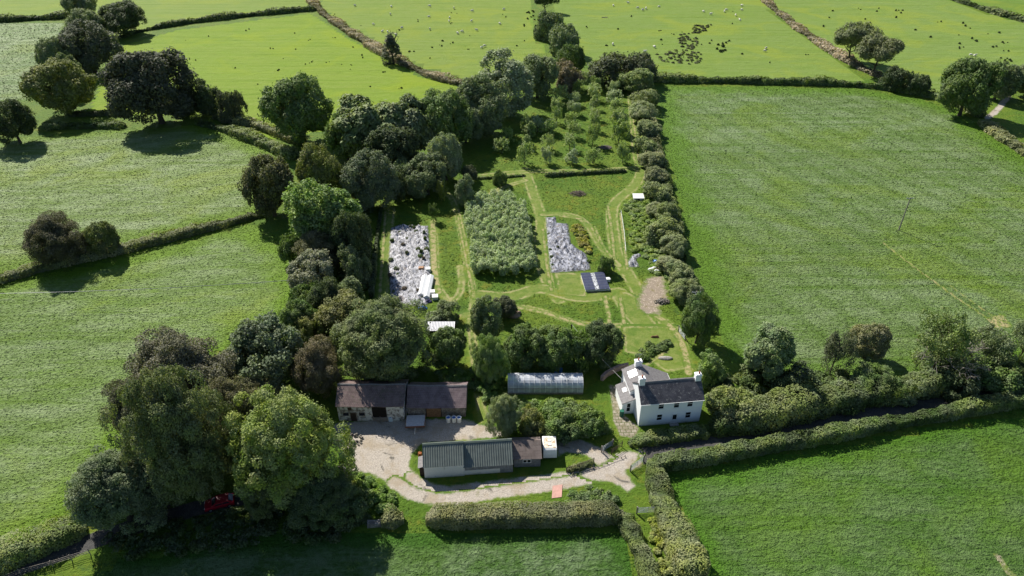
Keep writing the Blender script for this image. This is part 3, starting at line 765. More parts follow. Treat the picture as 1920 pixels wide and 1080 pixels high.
c = link('crown', PROTO['thin'][0], bt); c.scale = (4.2, 4.2, 3.6); c.color = (.075, .10, .03, 1)

# orchard
rows = [
 ('orchard row beside the belt', [(940, 287), (950, 270), (985, 252)]),
 ('second orchard row from the belt', [(982, 308), (986, 280), (992, 258), (1006, 248)]),
 ('third orchard row from the belt', [(1022, 306), (1028, 282), (1033, 252), (1042, 232), (1043, 212), (1047, 194)]),
 ('fourth orchard row from the belt', [(1072, 308), (1070, 282), (1076, 258), (1070, 238), (1076, 216), (1080, 198), (1084, 180), (1086, 166)]),
 ('fifth orchard row from the belt', [(1110, 306), (1112, 272), (1115, 246), (1116, 226), (1116, 206), (1114, 188), (1118, 172), (1120, 158)]),
 ('orchard row beside the tall hedge', [(1166, 306), (1158, 270), (1158, 250), (1156, 230), (1153, 210), (1150, 192), (1150, 176), (1152, 162)]),
]
ORD = ['first', 'second', 'third', 'fourth', 'fifth', 'sixth', 'seventh', 'eighth']
for rn, pts in rows:
    for k, (u, v) in enumerate(pts):
        q = random.random(); kd = 'fruit' if q < .55 else 'fruit_b' if q < .68 else 'fruit_c'
        wpx = random.uniform(25, 39) * (1.0 if v > 250 else .88); hp = random.uniform(27, 42) * (1 if v > 230 else .85)
        if 'tall hedge' in rn and k in (1, 2): wpx, hp, kd = 42, 44, 'fruit'
        tint = random.choice([(.145, .195, .066), (.13, .185, .055), (.165, .21, .105), (.115, .17, .046)])
        tree(kd, u + random.uniform(-2, 2), v, v - hp, wpx, tint,
             f'{ORD[k]} fruit tree from the cross path in the {rn}', name='fruit_tree', cat='fruit tree', group='fruit trees in the orchard')

# ------------------------------------------------------------------ hedges
def hedge(px, w, h, tint, label, leaf=None, trim=.32, rough=.2, cover=1.7, name='hedge', cat='hedge', dens=1.0):
    V = smooth_line(atp(px), 2)
    seg = np.hypot(*np.diff(V, axis=0).T); L = seg.sum()
    mid = V[len(V) // 2]; dist = math.sqrt(mid[0] ** 2 + mid[1] ** 2 + H * H)
    s0 = leaf or .00125 * dist
    n = int(min(90000, cover * L * (w + 2 * h) * .9 / (1.24 * s0 * s0) * dens))
    cum = np.concatenate([[0], np.cumsum(seg)])
    t = rng.uniform(0, L, n)
    i = np.clip(np.searchsorted(cum, t) - 1, 0, len(seg) - 1)
    f = (t - cum[i]) / seg[i]
    c = V[i] + (V[i + 1] - V[i]) * f[:, None]
    tg = (V[i + 1] - V[i]) / seg[i][:, None]; nr = np.stack([-tg[:, 1], tg[:, 0]], 1)
    e = trim; tt = np.linspace(1e-4, math.pi - 1e-4, 1500)
    ax, az = np.sign(np.cos(tt)) * np.abs(np.cos(tt)) ** e * w / 2, np.sin(tt) ** e * h
    al = np.concatenate([[0], np.cumsum(np.hypot(np.diff(ax), np.diff(az)))])
    th = np.interp(rng.uniform(0, al[-1], n), al, tt)
    cx, sz = np.cos(th), np.sin(th)
    px_, pz = np.sign(cx) * np.abs(cx) ** e, np.abs(sz) ** e
    ph = rng.uniform(0, 6.28, 8)
    ns = sum(np.sin(t * k / w * 2.2 + ph[j] + th * (1 + j % 3)) / (1 + .3 * j) for j, k in enumerate((.35, .8, 1.3, 2.1, 3.3)))
    nw = sum(np.sin(t * k + ph[5 + j]) for j, k in enumerate((.11, .23, .045)))
    sc = 1 + rough * ns * .6 + rough * .85 * nw
    # taper at both ends
    tp = np.clip(np.minimum(t, L - t) / (w * .5), .25, 1) ** .5
    sc = sc * tp * (1 - .22 * rng.random(n) ** 2)
    off = px_ * w / 2 * sc; z = pz * h * sc
    P = np.column_stack([c + nr * off[:, None], np.maximum(z, .05)])
    Nn = np.column_stack([nr * (np.sign(px_) * np.abs(px_) ** 5)[:, None], pz ** 5]) ; Nn /= np.linalg.norm(Nn, axis=1, keepdims=True)
    Nn = Nn + rand_unit(n) * .55 + np.array([-.08, .1, .18])
    tone = np.clip(.38 + .2 * nw + .14 * ns + .5 * (rng.random(n) - .5), 0, 1)
    o = mid; P[:, :2] -= o
    me = leaf_mesh(name, P, Nn, s0 * rng.uniform(.6, 1.35, n), tone)
    # solid dark core added inside the hedge to stop light leaking through
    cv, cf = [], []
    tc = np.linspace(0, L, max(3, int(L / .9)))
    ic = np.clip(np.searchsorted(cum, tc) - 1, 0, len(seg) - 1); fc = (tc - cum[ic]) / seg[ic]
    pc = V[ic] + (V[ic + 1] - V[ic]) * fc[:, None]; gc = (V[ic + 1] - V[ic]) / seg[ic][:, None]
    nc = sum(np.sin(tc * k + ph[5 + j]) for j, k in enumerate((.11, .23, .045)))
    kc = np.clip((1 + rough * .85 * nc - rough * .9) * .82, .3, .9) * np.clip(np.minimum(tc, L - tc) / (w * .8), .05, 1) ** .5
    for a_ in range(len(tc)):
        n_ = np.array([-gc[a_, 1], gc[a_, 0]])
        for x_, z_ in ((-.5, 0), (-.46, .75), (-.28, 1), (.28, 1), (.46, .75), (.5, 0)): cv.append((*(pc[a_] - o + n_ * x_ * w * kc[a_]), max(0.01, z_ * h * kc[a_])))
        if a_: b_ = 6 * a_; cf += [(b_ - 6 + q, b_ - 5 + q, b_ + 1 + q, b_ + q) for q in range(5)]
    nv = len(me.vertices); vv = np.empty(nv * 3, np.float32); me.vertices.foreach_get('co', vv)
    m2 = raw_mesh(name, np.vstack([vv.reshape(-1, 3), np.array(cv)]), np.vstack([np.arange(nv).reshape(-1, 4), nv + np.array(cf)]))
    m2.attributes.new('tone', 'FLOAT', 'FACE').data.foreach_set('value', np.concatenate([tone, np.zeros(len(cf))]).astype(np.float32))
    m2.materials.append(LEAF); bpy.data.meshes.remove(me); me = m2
    ob = link(name, me); ob.location = (o[0], o[1], 0); ob.color = (*tint, 1)
    return tag(ob, label, cat)

HB, HG, HD, HT = (.098, .112, .044), (.070, .102, .028), (.05, .072, .025), (.20, .18, .10)
HEDGES = [
 ([(-120, 44), (0, 41), (60, 38), (135, 33)], 4.0, 2.6, HD, 'dark clipped hedge along the top of the pale grass field'),
 ([(228, 72), (262, 60), (330, 47), (450, 32), (592, 19)], 3.2, 2.3, HD, 'long thin dark hedge running up from the lane copse to the bank'),
 ([(580, -6), (598, 22), (660, 64), (720, 102), (790, 137), (850, 156), (888, 163)], 5.0, 1.8, (.15, .135, .075), 'wide brownish field bank with the ivy clad tree in it'),
 ([(1420, -10), (1456, 22), (1500, 58), (1560, 98), (1600, 122), (1650, 146)], 4.6, 1.7, (.16, .14, .085), 'brown bracken covered bank leading down to the two oaks'),
 ([(1205, 152), (1400, 156), (1600, 160), (1720, 176), (1800, 198), (1840, 222)], 3.6, 2.6, HG, 'long straight hedge along the top of the big field'),
 ([(1770, -6), (1850, 22), (1930, 44), (2010, 62)], 3.8, 2.2, HD, 'dark hedge crossing the farthest corner'),
 ([(1838, 232), (1872, 256), (1925, 292), (1990, 330)], 4.0, 2.0, HB, 'brownish hedge between the big field and the far track'),
 ([(75, 243), (160, 240), (236, 238)], 3.6, 2.0, HG, 'low hedge in the shadow of the olive tree'),
 ([(130, 218), (190, 216), (240, 214)], 3.2, 1.9, HB, 'short hedge between the olive tree and the very dark oak'),
 ([(370, 234), (430, 246), (495, 272), (560, 300)], 3.4, 2.0, HG, 'hedge from the very dark oak down to the lone oak'),
 ([(400, 222), (460, 232), (520, 252), (570, 272)], 3.0, 1.8, HB, 'second parallel hedge leading to the lone oak'),
 ([(-80, 548), (0, 529), (100, 500), (230, 472), (350, 442), (500, 402)], 3.2, 2.0, HB, 'middle hedge dividing the two striped green fields'),
 ([(-80, 1096), (0, 1060), (80, 1028), (165, 992)], 3.6, 2.4, HG, 'hedge between the lane and the striped field', ),
 ([(800, 978), (900, 978), (1020, 976), (1168, 970)], 3.0, 2.6, (.085, .095, .040), 'thick clipped hedge below the farm track', None, .32, .07),
 ([(1216, 880), (1260, 874), (1400, 850), (1560, 821), (1750, 785), (1930, 753), (2200, 708)], 2.5, 2.4, HG, 'long hedge along the near side of the lane', None, .32, .11),
 ([(1222, 868), (1228, 910), (1245, 960), (1275, 1020), (1310, 1100)], 3.2, 1.9, (.078, .104, .032), 'overgrown hedge down the edge of the bottom corner field'),
 ([(1165, 968), (1190, 1010), (1210, 1060), (1220, 1110)], 2.4, 1.6, (.07, .094, .03), 'narrow hedge beside the grassy droveway'),
 ([(1178, 834), (1240, 825), (1330, 812)], 2.2, 1.3, (.075, .105, .03), 'low hedge on the far side of the lane below the house'),
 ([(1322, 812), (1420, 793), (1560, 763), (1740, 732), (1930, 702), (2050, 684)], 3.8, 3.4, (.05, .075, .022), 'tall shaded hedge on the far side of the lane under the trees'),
 ([(1190, 140), (1206, 200), (1218, 260), (1236, 330)], 5.0, 2.3, (.095, .11, .045), 'tall wide hedge beside the orchard path'),
 ([(1236, 330), (1252, 400), (1270, 470), (1292, 548)], 4.8, 2.1, (.075, .105, .03), 'wide bushy hedge between the nettles and the big field'),
 ([(1280, 545), (1298, 580), (1316, 610)], 4.5, 2.6, M, 'bushy hedge end above the house drive'),
 ([(1022, 331), (1090, 327), (1174, 322)], 1.0, 1.0, HD, 'low clipped hedge across the garden below the orchard'),
 ([(716, 392), (708, 440), (702, 500), (696, 560)], 1.1, 1.4, HD, 'narrow dark hedge along the garden strip'),
 ([(885, 336), (930, 334), (985, 330)], .9, .6, HG, 'thin low hedge stub under the orchard grass'),
 ([(1062, 884), (1080, 880), (1112, 868)], 1.2, .8, HB, 'low bank of weeds behind the timber fence'),
 ([(715, 985), (735, 980), (757, 976)], 2.6, 2.2, HB, 'short round end of hedge beside the short stone wall'),
]
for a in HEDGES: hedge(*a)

def thicket(name, px, h, n, size, tint, label, cat, kind=None, blob=(.8, 1.6), vert=False, spacing=1.6, flat=1.0, jit=.8):
    """low growth covering an area"""
    V = atp(px); lo, hi = V.min(0), V.max(0)
    X, Y = np.meshgrid(np.arange(lo[0], hi[0], spacing), np.arange(lo[1], hi[1], spacing))
    P = np.stack([X.ravel(), Y.ravel()], 1) + rng.uniform(-.5, .5, (X.size, 2)) * spacing * (2.4 if vert else 1)
    P = P[sdf_poly(P, V) > 0]
    R = rng.uniform(*blob, len(P))
    C = np.column_stack([P, np.maximum(h * rng.uniform(.55, 1.0, len(P)) - R * flat * .8, .05)])
    Q, Nn, S, T = blobs_to_leaves(C, R, n, np.array([*P.mean(0), -60.0]), size, jit, flat, vert, 0.0)
    ok = Q[:, 2] > .02; o = P.mean(0); Q[:, :2] -= o
    ob = link(name, leaf_mesh(name, Q[ok], Nn[ok], S[ok], T[ok], up=True if vert else None))
    ob.location = (*o, 0); ob.color = (*tint, 1)
    return tag(ob, label, cat, kind=kind)

thicket('willow_thicket', [(878, 464), (872, 400), (900, 380), (950, 376), (985, 400), (997, 466)], 3.8, 90000, .135, (.19, .24, .135), 'grey green coppiced willow block, upper one', 'willow', None, (.3, .8), True, .8, 1.9, 1.6)
thicket('willow_thicket', [(885, 515), (884, 470), (930, 458), (997, 462), (1004, 512), (960, 522)], 3.2, 70000, .13, (.19, .24, .135), 'grey green coppiced willow block, lower one nearer the farm', 'willow', None, (.3, .8), True, .8, 1.9, 1.6)
thicket('nettles', [(1174, 408), (1190, 398), (1222, 404), (1236, 430), (1250, 470), (1262, 545), (1240, 520), (1225, 515), (1214, 490), (1196, 470), (1184, 474), (1180, 440)], .8, 26000, .13, (.12, .18, .04), 'nettle and bramble growth between path and wide hedge', 'nettles', 'stuff', (.25, .85), False, 1.2, .55)
thicket('nettles', [(1162, 395), (1190, 372), (1222, 380), (1238, 405), (1200, 408)], 1.0, 9000, .14, (.11, .165, .04), 'weed growth around the white hut', 'weeds', 'stuff', (.4, .9), False, 1.1, .6)
thicket('weeds', [(665, 892), (690, 896), (720, 918), (745, 945), (725, 968), (690, 950), (672, 920)], .9, 9000, .15, (.075, .135, .022), 'bright green weeds beside the farmyard gravel', 'weeds', 'stuff', (.3, .7), False, .8, .6)
thicket('weeds', [(1060, 935), (1100, 918), (1140, 922), (1165, 950), (1100, 952), (1062, 950)], 1.0, 8000, .15, (.07, .115, .03), 'tall weeds behind the clipped hedge', 'weeds', 'stuff', (.3, .7), False, .8, .6)
thicket('weeds', [(1215, 975), (1235, 980), (1290, 1080), (1240, 1080), (1225, 1030)], .7, 9000, .13, (.12, .15, .025), 'yellowish long growth in the droveway', 'weeds', 'stuff', (.3, .6), False, .8, .6)
thicket('weeds', [(965, 752), (1085, 752), (1140, 790), (1140, 818), (960, 818), (935, 790)], .8, 12000, .16, (.075, .125, .025), 'green vegetable plot growth before the polytunnel', 'weeds', 'stuff', (.4, .9), False, 1.0, .6)
thicket('weeds', [(1195, 660), (1220, 645), (1262, 640), (1250, 655), (1215, 672), (1195, 678)], .9, 6000, .15, (.06, .10, .022), 'dark flower border on the lawn behind the house', 'weeds', 'stuff', (.3, .7), False, .8, .6)
thicket('weeds', [(1070, 425), (1090, 420), (1105, 440), (1108, 480), (1095, 470), (1080, 450)], .8, 5000, .16, (.15, .16, .02), 'yellow flowering growth beside the sheeted bed', 'weeds', 'stuff', (.3, .7), False, .9, .6)
thicket('weeds', [(885, 700), (905, 680), (945, 720), (930, 770), (905, 755)], 1.2, 7000, .16, (.07, .125, .025), 'green growth along the yard path', 'weeds', 'stuff', (.4, .9), False, 1.0, .6)
thicket('weeds', [(820, 705), (885, 700), (888, 728), (830, 728)], 1.5, 7000, .17, (.075, .13, .025), 'green growth behind the lower barn', 'weeds', 'stuff', (.4, .9), False, 1.0, .6)
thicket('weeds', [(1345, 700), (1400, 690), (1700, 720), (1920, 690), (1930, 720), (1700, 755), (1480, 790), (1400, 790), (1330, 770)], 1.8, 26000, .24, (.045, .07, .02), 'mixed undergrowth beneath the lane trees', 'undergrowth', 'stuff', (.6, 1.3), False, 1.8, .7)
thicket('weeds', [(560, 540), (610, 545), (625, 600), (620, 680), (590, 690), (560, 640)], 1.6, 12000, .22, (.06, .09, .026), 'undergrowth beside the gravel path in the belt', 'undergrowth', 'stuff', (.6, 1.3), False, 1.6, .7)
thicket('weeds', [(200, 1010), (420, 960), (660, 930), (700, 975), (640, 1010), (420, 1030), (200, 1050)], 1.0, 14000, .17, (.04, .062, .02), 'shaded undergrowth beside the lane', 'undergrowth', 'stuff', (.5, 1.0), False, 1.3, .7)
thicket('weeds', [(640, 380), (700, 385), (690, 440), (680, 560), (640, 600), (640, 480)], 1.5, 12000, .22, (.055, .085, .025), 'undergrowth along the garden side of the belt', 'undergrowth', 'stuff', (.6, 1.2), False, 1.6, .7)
#PART2
# ------------------------------------------------------------------ building materials
def mat_slate(name, c1, c2, lichen, amount, moss=None, bw=.35, rh=.22):
    m, nt, out = newmat(name); n = N(nt); p = n.pos(True)
    sx = n.new('ShaderNodeSeparateXYZ'); n.put(sx.inputs[0], p)
    cb = n.new('ShaderNodeCombineXYZ'); n.put(cb.inputs[0], sx.outputs[0]); n.put(cb.inputs[1], n.math('MULTIPLY', sx.outputs[2], 1.5))
    b = n.new('ShaderNodeTexBrick'); n.put(b.inputs['Vector'], cb.outputs[0])
    b.inputs['Scale'].default_value = 1; b.inputs['Brick Width'].default_value = bw; b.inputs['Row Height'].default_value = rh
    b.inputs['Mortar Size'].default_value = .018; b.inputs['Bias'].default_value = -.1
    n.put(b.inputs['Color1'], c1); n.put(b.inputs['Color2'], c2); n.put(b.inputs['Mortar'], tuple(x * .45 for x in c1))
    c = n.mix(n.math('MULTIPLY', n.ramp(n.noise(p, .8, 5, .65), .35, .65), .5), b.outputs[0], tuple(x * 1.5 for x in c2))
    l = n.math('MULTIPLY', n.ramp(n.noise(p, 2.0, 6, .78), .555, .64), amount)
    c = n.mix(l, c, lichen)
    if moss: c = n.mix(n.math('MULTIPLY', n.ramp(n.noise(p, 1.2, 5, .7), .52, .66), .6), c, moss)
    nt.links.new(n.bsdf(c, .6, .4, n.bump(b.outputs['Fac'], -.5, .03)), out.inputs[0]); return m

def mat_wash(name, white, under, amt, scale=1.6, bump=.5):
    """limewash worn off rough stone"""
    m, nt, out = newmat(name); n = N(nt); p = n.pos(True)
    st = n.vor(p, 3.2, 'Color'); gv = n.new('ShaderNodeSeparateColor'); n.put(gv.inputs[0], st)
    stone = n.mix(gv.outputs[0], tuple(x * .6 for x in under), tuple(x * 1.3 for x in under))
    f = n.ramp(n.noise(p, scale, 7, .72), amt - .06, amt + .06)
    c = n.mix(f, white, stone)
    sx = n.new('ShaderNodeSeparateXYZ'); n.put(sx.inputs[0], p)
    low = n.math('MULTIPLY', n.ramp(n.math('ADD', sx.outputs[2], n.math('MULTIPLY', n.noise(p, 1.3, 5, .7), .8)), .9, .3), .55)
    c = n.mix(low, c, (.16, .17, .10))
    c = n.mix(n.math('MULTIPLY', n.noise(p, 5, 4, .7), .25), c, tuple(x * .6 for x in white))
    nt.links.new(n.bsdf(c, .85, .2, n.bump(n.vor(p, 3.2, 'Distance'), bump, .06)), out.inputs[0]); return m

WHITE_WALL = mat_wash('white_render', (.88, .89, .90), (.5, .48, .44), .78, 1.2, .12)
LIME = mat_wash('worn_limewash', (.60, .60, .57), (.16, .14, .12), .52, 1.1)
STONE = mat_wash('rubble_stone', (.30, .28, .25), (.17, .15, .13), .45, 1.4)
LIMEW = mat_wash('limewash', (.72, .72, .70), (.30, .28, .25), .68, 1.0, .3)
SLATE_H = mat_slate('house_slate', (.062, .058, .068), (.095, .088, .095), (.36, .34, .31), .75)
SLATE_B = mat_slate('barn_slate', (.135, .09, .088), (.185, .13, .12), (.27, .24, .2), .5, (.085, .085, .045))
TILE_B = mat_slate('barn_tile', (.14, .10, .105), (.18, .135, .138), (.2, .19, .17), .3, None, .3, .32)
TILE_S = mat_slate('shed_tile', (.125, .095, .08), (.16, .125, .11), (.22, .2, .18), .4, None, .9, .55)
GREYFELT = simple('grey_slate', (.20, .19, .19), .8, .2, .2, 3, .2, 0, ((.30, .29, .26), .62))
GREENSHEET = simple('green_sheet', (.125, .145, .13), .5, .4, .15, .8, 0, 0, ((.16, .17, .13), .6))
DARKGLASS = simple('dark_glass', (.012, .016, .022), .08, .6, .1)
WHITEP = simple('white_paint', (.78, .78, .76), .45, .4, .06, 3, 0, 0, ((.5, .48, .42), .68))
GREYP = simple('grey_boards', (.21, .22, .235), .8, .2, .25, 2.5, .2)
DARKWOOD = simple('dark_wood', (.05, .036, .028), .85, .15, .3, 4, .3)
BROWNWOOD = simple('brown_wood', (.20, .115, .06), .8, .2, .35, 5, .3)
OLDWOOD = simple('weathered_wood', (.24, .215, .185), .85, .15, .3, 5, .3)
RED = simple('red_paint', (.28, .008, .02), .4, .4, .08)
BLUE = simple('blue_plastic', (.03, .16, .5), .4, .4, .2)
RUBBER = simple('rubber', (.02, .02, .021), .8, .2, .2)
STEEL = simple('galvanised_steel', (.36, .38, .39), .45, .5, .15, 6, 0, .6)
TERRA = simple('terracotta', (.38, .13, .07), .8, .2, .2)
RUST = simple('rust_stained_roof', (.62, .58, .50), .7, .25, .15, 2, 0, 0, ((.44, .29, .14), .47))
PINK = simple('faded_pink_board', (.52, .30, .25), .8, .2, .12, 2, 0, 0, ((.42, .33, .28), .6))
CONC = simple('concrete', (.33, .31, .28), .9, .15, .25, 3, .3)
DARKPANEL = simple('dark_panel', (.034, .042, .085), .45, .45, .25, 1.5)
DOOR_SHADE = simple('doorway_shade', (.02, .018, .016), .95, .05, .2)

def roof_sheet(name, p0, p1, q0, q1, pitch, amp, mat, parent):
    """corrugated sheet: eave p0-p1, ridge q0-q1, real waves across"""
    p0, p1, q0, q1 = map(Vector, (p0, p1, q0, q1)); L = (p1 - p0).length; k = max(8, int(L / pitch * 4)); m = MB()
    nn = (p1 - p0).cross(q0 - p0).normalized()
    for i in range(k + 1):
        t = i / k; o = nn * (amp * math.cos(2 * math.pi * t * L / pitch))
        m.v += [tuple(p0.lerp(p1, t) + o), tuple(q0.lerp(q1, t) + o), tuple(p0.lerp(p1, t) + o - nn * .03), tuple(q0.lerp(q1, t) + o - nn * .03)]
    for i in range(k):
        a, b = 4 * i, 4 * i + 4
        m.f += [(a, b, b + 1, a + 1), (a + 2, a + 3, b + 3, b + 2), (a, a + 2, b + 2, b), (a + 1, b + 1, b + 3, a + 3)]
    m.f += [(0, 1, 3, 2), (4 * k, 4 * k + 2, 4 * k + 3, 4 * k + 1)]
    return m.build(name, mat, parent)

def sash(parent, x, z, w, h, y=0.0, frame=WHITEP, name='window'):
    f = MB(); t = .07; yo = y - .035
    f.box(x, x + w, yo, y + .1, z, z + t).box(x, x + w, yo, y + .1, z + h - t, z + h).box(x, x + t, yo, y + .1, z + t, z + h - t).box(x + w - t, x + w, yo, y + .1, z + t, z + h - t)
    f.box(x + t, x + w - t, yo + .01, y + .08, z + h * .5 - .035, z + h * .5 + .035)
    wdw = f.build(name, frame, parent)
    MB().box(x + t, x + w - t, y - .018, y + .03, z + t, z + h - t).build('pane', DARKGLASS, wdw)
    MB().box(x - .06, x + w + .06, y - .10, y + .02, z - .08, z - .003).build('sill', WHITEP, wdw)
    return wdw

def gable_walls(W_, D_, E_, Rz, ry, name, mat, parent, x0=0, y0=0):
    m = MB(); m.prism([(y0, 0), (y0 + D_, 0), (y0 + D_, E_), (ry, Rz), (y0, E_)], 'x', x0, x0 + W_)
    return m.build(name, mat, parent)

# ---- farmhouse
HA = math.atan2(1.2, 10.4)
hs = tag(empty('farmhouse', (21.1, 81.7, 0), HA), 'white two storey farmhouse with dark slate roof and three chimneys beside the lane', 'house')
gable_walls(10.5, 5.2, 5.1, 7.2, 2.6, 'wall', WHITE_WALL, hs)
sl_ = 2.1 / 2.6
m = MB()
m.slab((-.12, -.25, 5.1 - .25 * sl_ + .16), (10.62, -.25, 5.1 - .25 * sl_ + .16), (10.62, 2.6, 7.36), (-.12, 2.6, 7.36), .13)
m.slab((10.62, 5.45, 5.1 - .25 * sl_ + .16), (-.12, 5.45, 5.1 - .25 * sl_ + .16), (-.12, 2.603, 7.36), (10.62, 2.603, 7.36), .13)
rf = m.build('roof', SLATE_H, hs)
MB().prism([(2.42, 7.25), (2.6, 7.45), (2.78, 7.25)], 'x', 1.0, 9.5).build('ridge_tiles', GREYFELT, rf)
MB().tube((-.1, -.30, 4.98), (10.6, -.30, 4.98), .06).build('gutter', WHITEP, rf)
def chimney(x, y, w, d, z0, z1, parent, pots):
    c = MB().box(x - w / 2, x + w / 2, y - d / 2, y + d / 2, z0, z1).box(x - w / 2 - .07, x + w / 2 + .07, y - d / 2 - .07, y + d / 2 + .07, z1 - .28, z1 - .1).build('chimney', WHITE_WALL, parent)
    m = MB()
    for q in pots: m.tube((x + q, y, z1 - .02), (x + q, y, z1 + .45), .15, .12, 10)
    m.build('chimney_pot', TERRA, c); return c
chimney(.50, 2.6, .95, .8, 6.6, 8.5, hs, (0,))
chimney(10.0, 2.6, .95, .8, 6.6, 8.4, hs, (.15,))
for x in (2.95, 5.55, 7.85): sash(hs, x, 3.62, .95, 1.30)
for x in (2.95, 7.85): sash(hs, x, 1.05, .95, 1.35)
dr = MB().box(5.62, 6.48, -.03, .1, .05, 2.15).build('door', WHITEP, hs)
MB().box(5.72, 6.38, -.045, -.032, 1.0, 2.02).build('pane', DARKGLASS, dr)
MB().box(5.52, 5.619, -.06, .05, .05, 2.28).box(6.481, 6.58, -.06, .05, .05, 2.28).box(5.62, 6.48, -.06, .05, 2.151, 2.28).build('frame', WHITEP, dr)
MB().box(5.3, 6.8, -.7, -.01, 0.05, .14).build('doorstep', CONC, hs)
# rear wing: ridge runs front to back
xl, xr, rx, rz, el, er, yb = -.6, 7.4, 2.0, 5.35, 4.15, 2.5, 9.7
MB().prism([(xl, 0), (xr, 0), (xr, er), (rx, rz), (xl, el)], 'y', 5.203, yb).build('wing_wall', WHITE_WALL, hs)
MB().prism([(xl, 0), (-.003, 0), (-.003, el + .25), (xl, el)], 'y', 4.2, 5.2).build('wing_wall', WHITE_WALL, hs)
m = MB(); sR = (rz - er) / (xr - rx); sL = (rz - el) / (rx - xl)
m.slab((xr + .25, 4.7, er - .25 * sR + .14), (xr + .25, yb + .12, er - .25 * sR + .14), (rx, yb + .12, rz + .14), (rx, 4.7, rz + .14), .12)
m.slab((xl - .2, yb + .12, el - .2 * sL + .14), (xl - .2, 4.1, el - .2 * sL + .14), (rx - .003, 4.1, rz + .14), (rx - .003, yb + .12, rz + .14), .12)
wr = m.build('wing_roof', GREYFELT, hs)
MB().tube((xr + .28, 4.7, er - .08), (xr + .28, yb, er - .08), .07).build('gutter', WHITEP, wr)
def on_left(x): return rz + .14 - (rx - x) * sL
m = MB(); m.slab((-.1, 8.5, on_left(-.1) + .08), (-.1, 6.9, on_left(-.1) + .08), (1.3, 6.9, on_left(1.3) + .08), (1.3, 8.5, on_left(1.3) + .08), .07)
m.build('skylight', simple('skylight_glass', (.70, .72, .74), .2, .6, .05), wr)
chimney(rx - .1, 9.2, 1.15, .8, 4.6, 6.5, hs, (0,))
MB().tube((rx - .05, 9.2, 6.5), (rx - .05, 9.2, 8.0), .025).tube((rx - .5, 9.2, 7.8), (rx + .4, 9.2, 7.8), .02).build('aerial', STEEL, hs)
# lean-to on the gable
MB().prism([(-2.1, 0), (-.603, 0), (-.603, 3.05), (-2.1, 2.45)], 'y', 3.1, 7.6).prism([(-.601, 0), (-.003, 0), (-.003, 3.3), (-.601, 3.05)], 'y', 3.1, 4.198).build('porch_wall', WHITE_WALL, hs)
m = MB(); m.slab((-2.3, 7.7, 2.53), (-2.3, 2.9, 2.53), (-.004, 2.9, 3.46), (-.004, 7.7, 3.46), .12)
pr_ = m.build('porch_roof', GREYFELT, hs)
m = MB(); k = .93 / 2.296; f_ = lambda x: 2.53 + (x + 2.3) * k + .06
m.slab((-1.5, 6.3, f_(-1.5)), (-1.5, 5.3, f_(-1.5)), (-.8, 5.3, f_(-.8)), (-.8, 6.3, f_(-.8)), .055)
m.build('skylight', WHITEP, pr_)
sash(hs, -1.35, .55, .7, 1.9, 3.1)
tag(MB().tube((0, 0, 0), (0, 0, 1.2), .35, .38, 14).tube((0, 0, 1.2), (0, 0, 1.26), .40, .36, 14).build('water_butt', simple('green_plastic', (.02, .13, .085), .4, .4, .15)), 'dark green water butt against the house lean-to', 'water butt').location = (*at(1165, 780), 0)

# ---- barns
def barn(loc, rz, Wd, Dp, E_, Rz, wall, roof, label, oh=.2):
    b = tag(empty('barn', loc, rz), label, 'barn')
    gable_walls(Wd, Dp, E_, Rz, Dp / 2, 'wall', wall, b)
    s = (Rz - E_) / (Dp / 2)
    # a slightly sagging old roof
    m = MB(); n = 14; 
    def zz(x, t): return .06 * math.sin(x * 1.3 + t) * math.sin(math.pi * x / Wd) - .10 * math.sin(math.pi * x / Wd)
    for i in range(n):
        xa, xb = -oh + (Wd + 2 * oh) * i / n, -oh + (Wd + 2 * oh) * (i + 1) / n
        for sg, ye, ym in ((0, -oh, Dp / 2), (1, Dp + oh, Dp / 2)):
            e = E_ - oh * s + .2
            q = [(xa, ye, e + zz(xa, 0)), (xb, ye, e + zz(xb, 0)), (xb, ym, Rz + .2 + zz(xb, 1)), (xa, ym, Rz + .2 + zz(xa, 1))]
            if sg: q = [q[1], q[0], q[3], q[2]]
            m.slab(*q, .14)
    r = m.build('roof', roof, b)
    m = MB()
    for i in range(n):
        xa, xb = -oh + (Wd + 2 * oh) * i / n, -oh + (Wd + 2 * oh) * (i + 1) / n
        a, c = Rz + .2 + zz(xa, 1), Rz + .2 + zz(xb, 1)
        m.slab((xa, Dp / 2 - .2, a - .05), (xb, Dp / 2 - .2, c - .05), (xb, Dp / 2, c + .1), (xa, Dp / 2, a + .1), .05)
        m.slab((xb, Dp / 2 + .2, c - .05), (xa, Dp / 2 + .2, a - .05), (xa, Dp / 2, a + .1), (xb, Dp / 2, c + .1), .05)
    m.build('ridge_tiles', GREYFELT, r)
    return b
b1 = barn((-29.1, 82.9, 0), 0, 11.0, 6.4, 3.45, 5.3, LIME, SLATE_B, 'long limewashed stone barn with mossy purple slate roof')
def opening(b, x0, x1, z0, z1, name, mat, proud=.012): return MB().box(x0, x1, -proud, .05, z0, z1).build(name, mat, b)
for x in (.85, 3.55):
    w = MB().box(x - .08, x + .98, -.05, .04, 1.25, 1.33).box(x - .08, x, -.05, .04, 1.33, 1.95).box(x + .9, x + .98, -.05, .04, 1.33, 1.95).box(x - .08, x + .98, -.05, .04, 1.95, 2.05).build('window', OLDWOOD, b1)
    MB().box(x, x + .9, -.02, .03, 1.33, 1.95).build('pane', DARKGLASS, w)
d = MB().box(2.05, 3.0, -.04, .05, .05, 1.95).build('door', DARKWOOD, b1)
MB().box(1.93, 2.05, -.06, .04, .05, 2.08).box(3.0, 3.12, -.06, .04, .05, 2.08).box(2.05, 3.0, -.06, .04, 1.955, 2.08).build('frame', OLDWOOD, d)
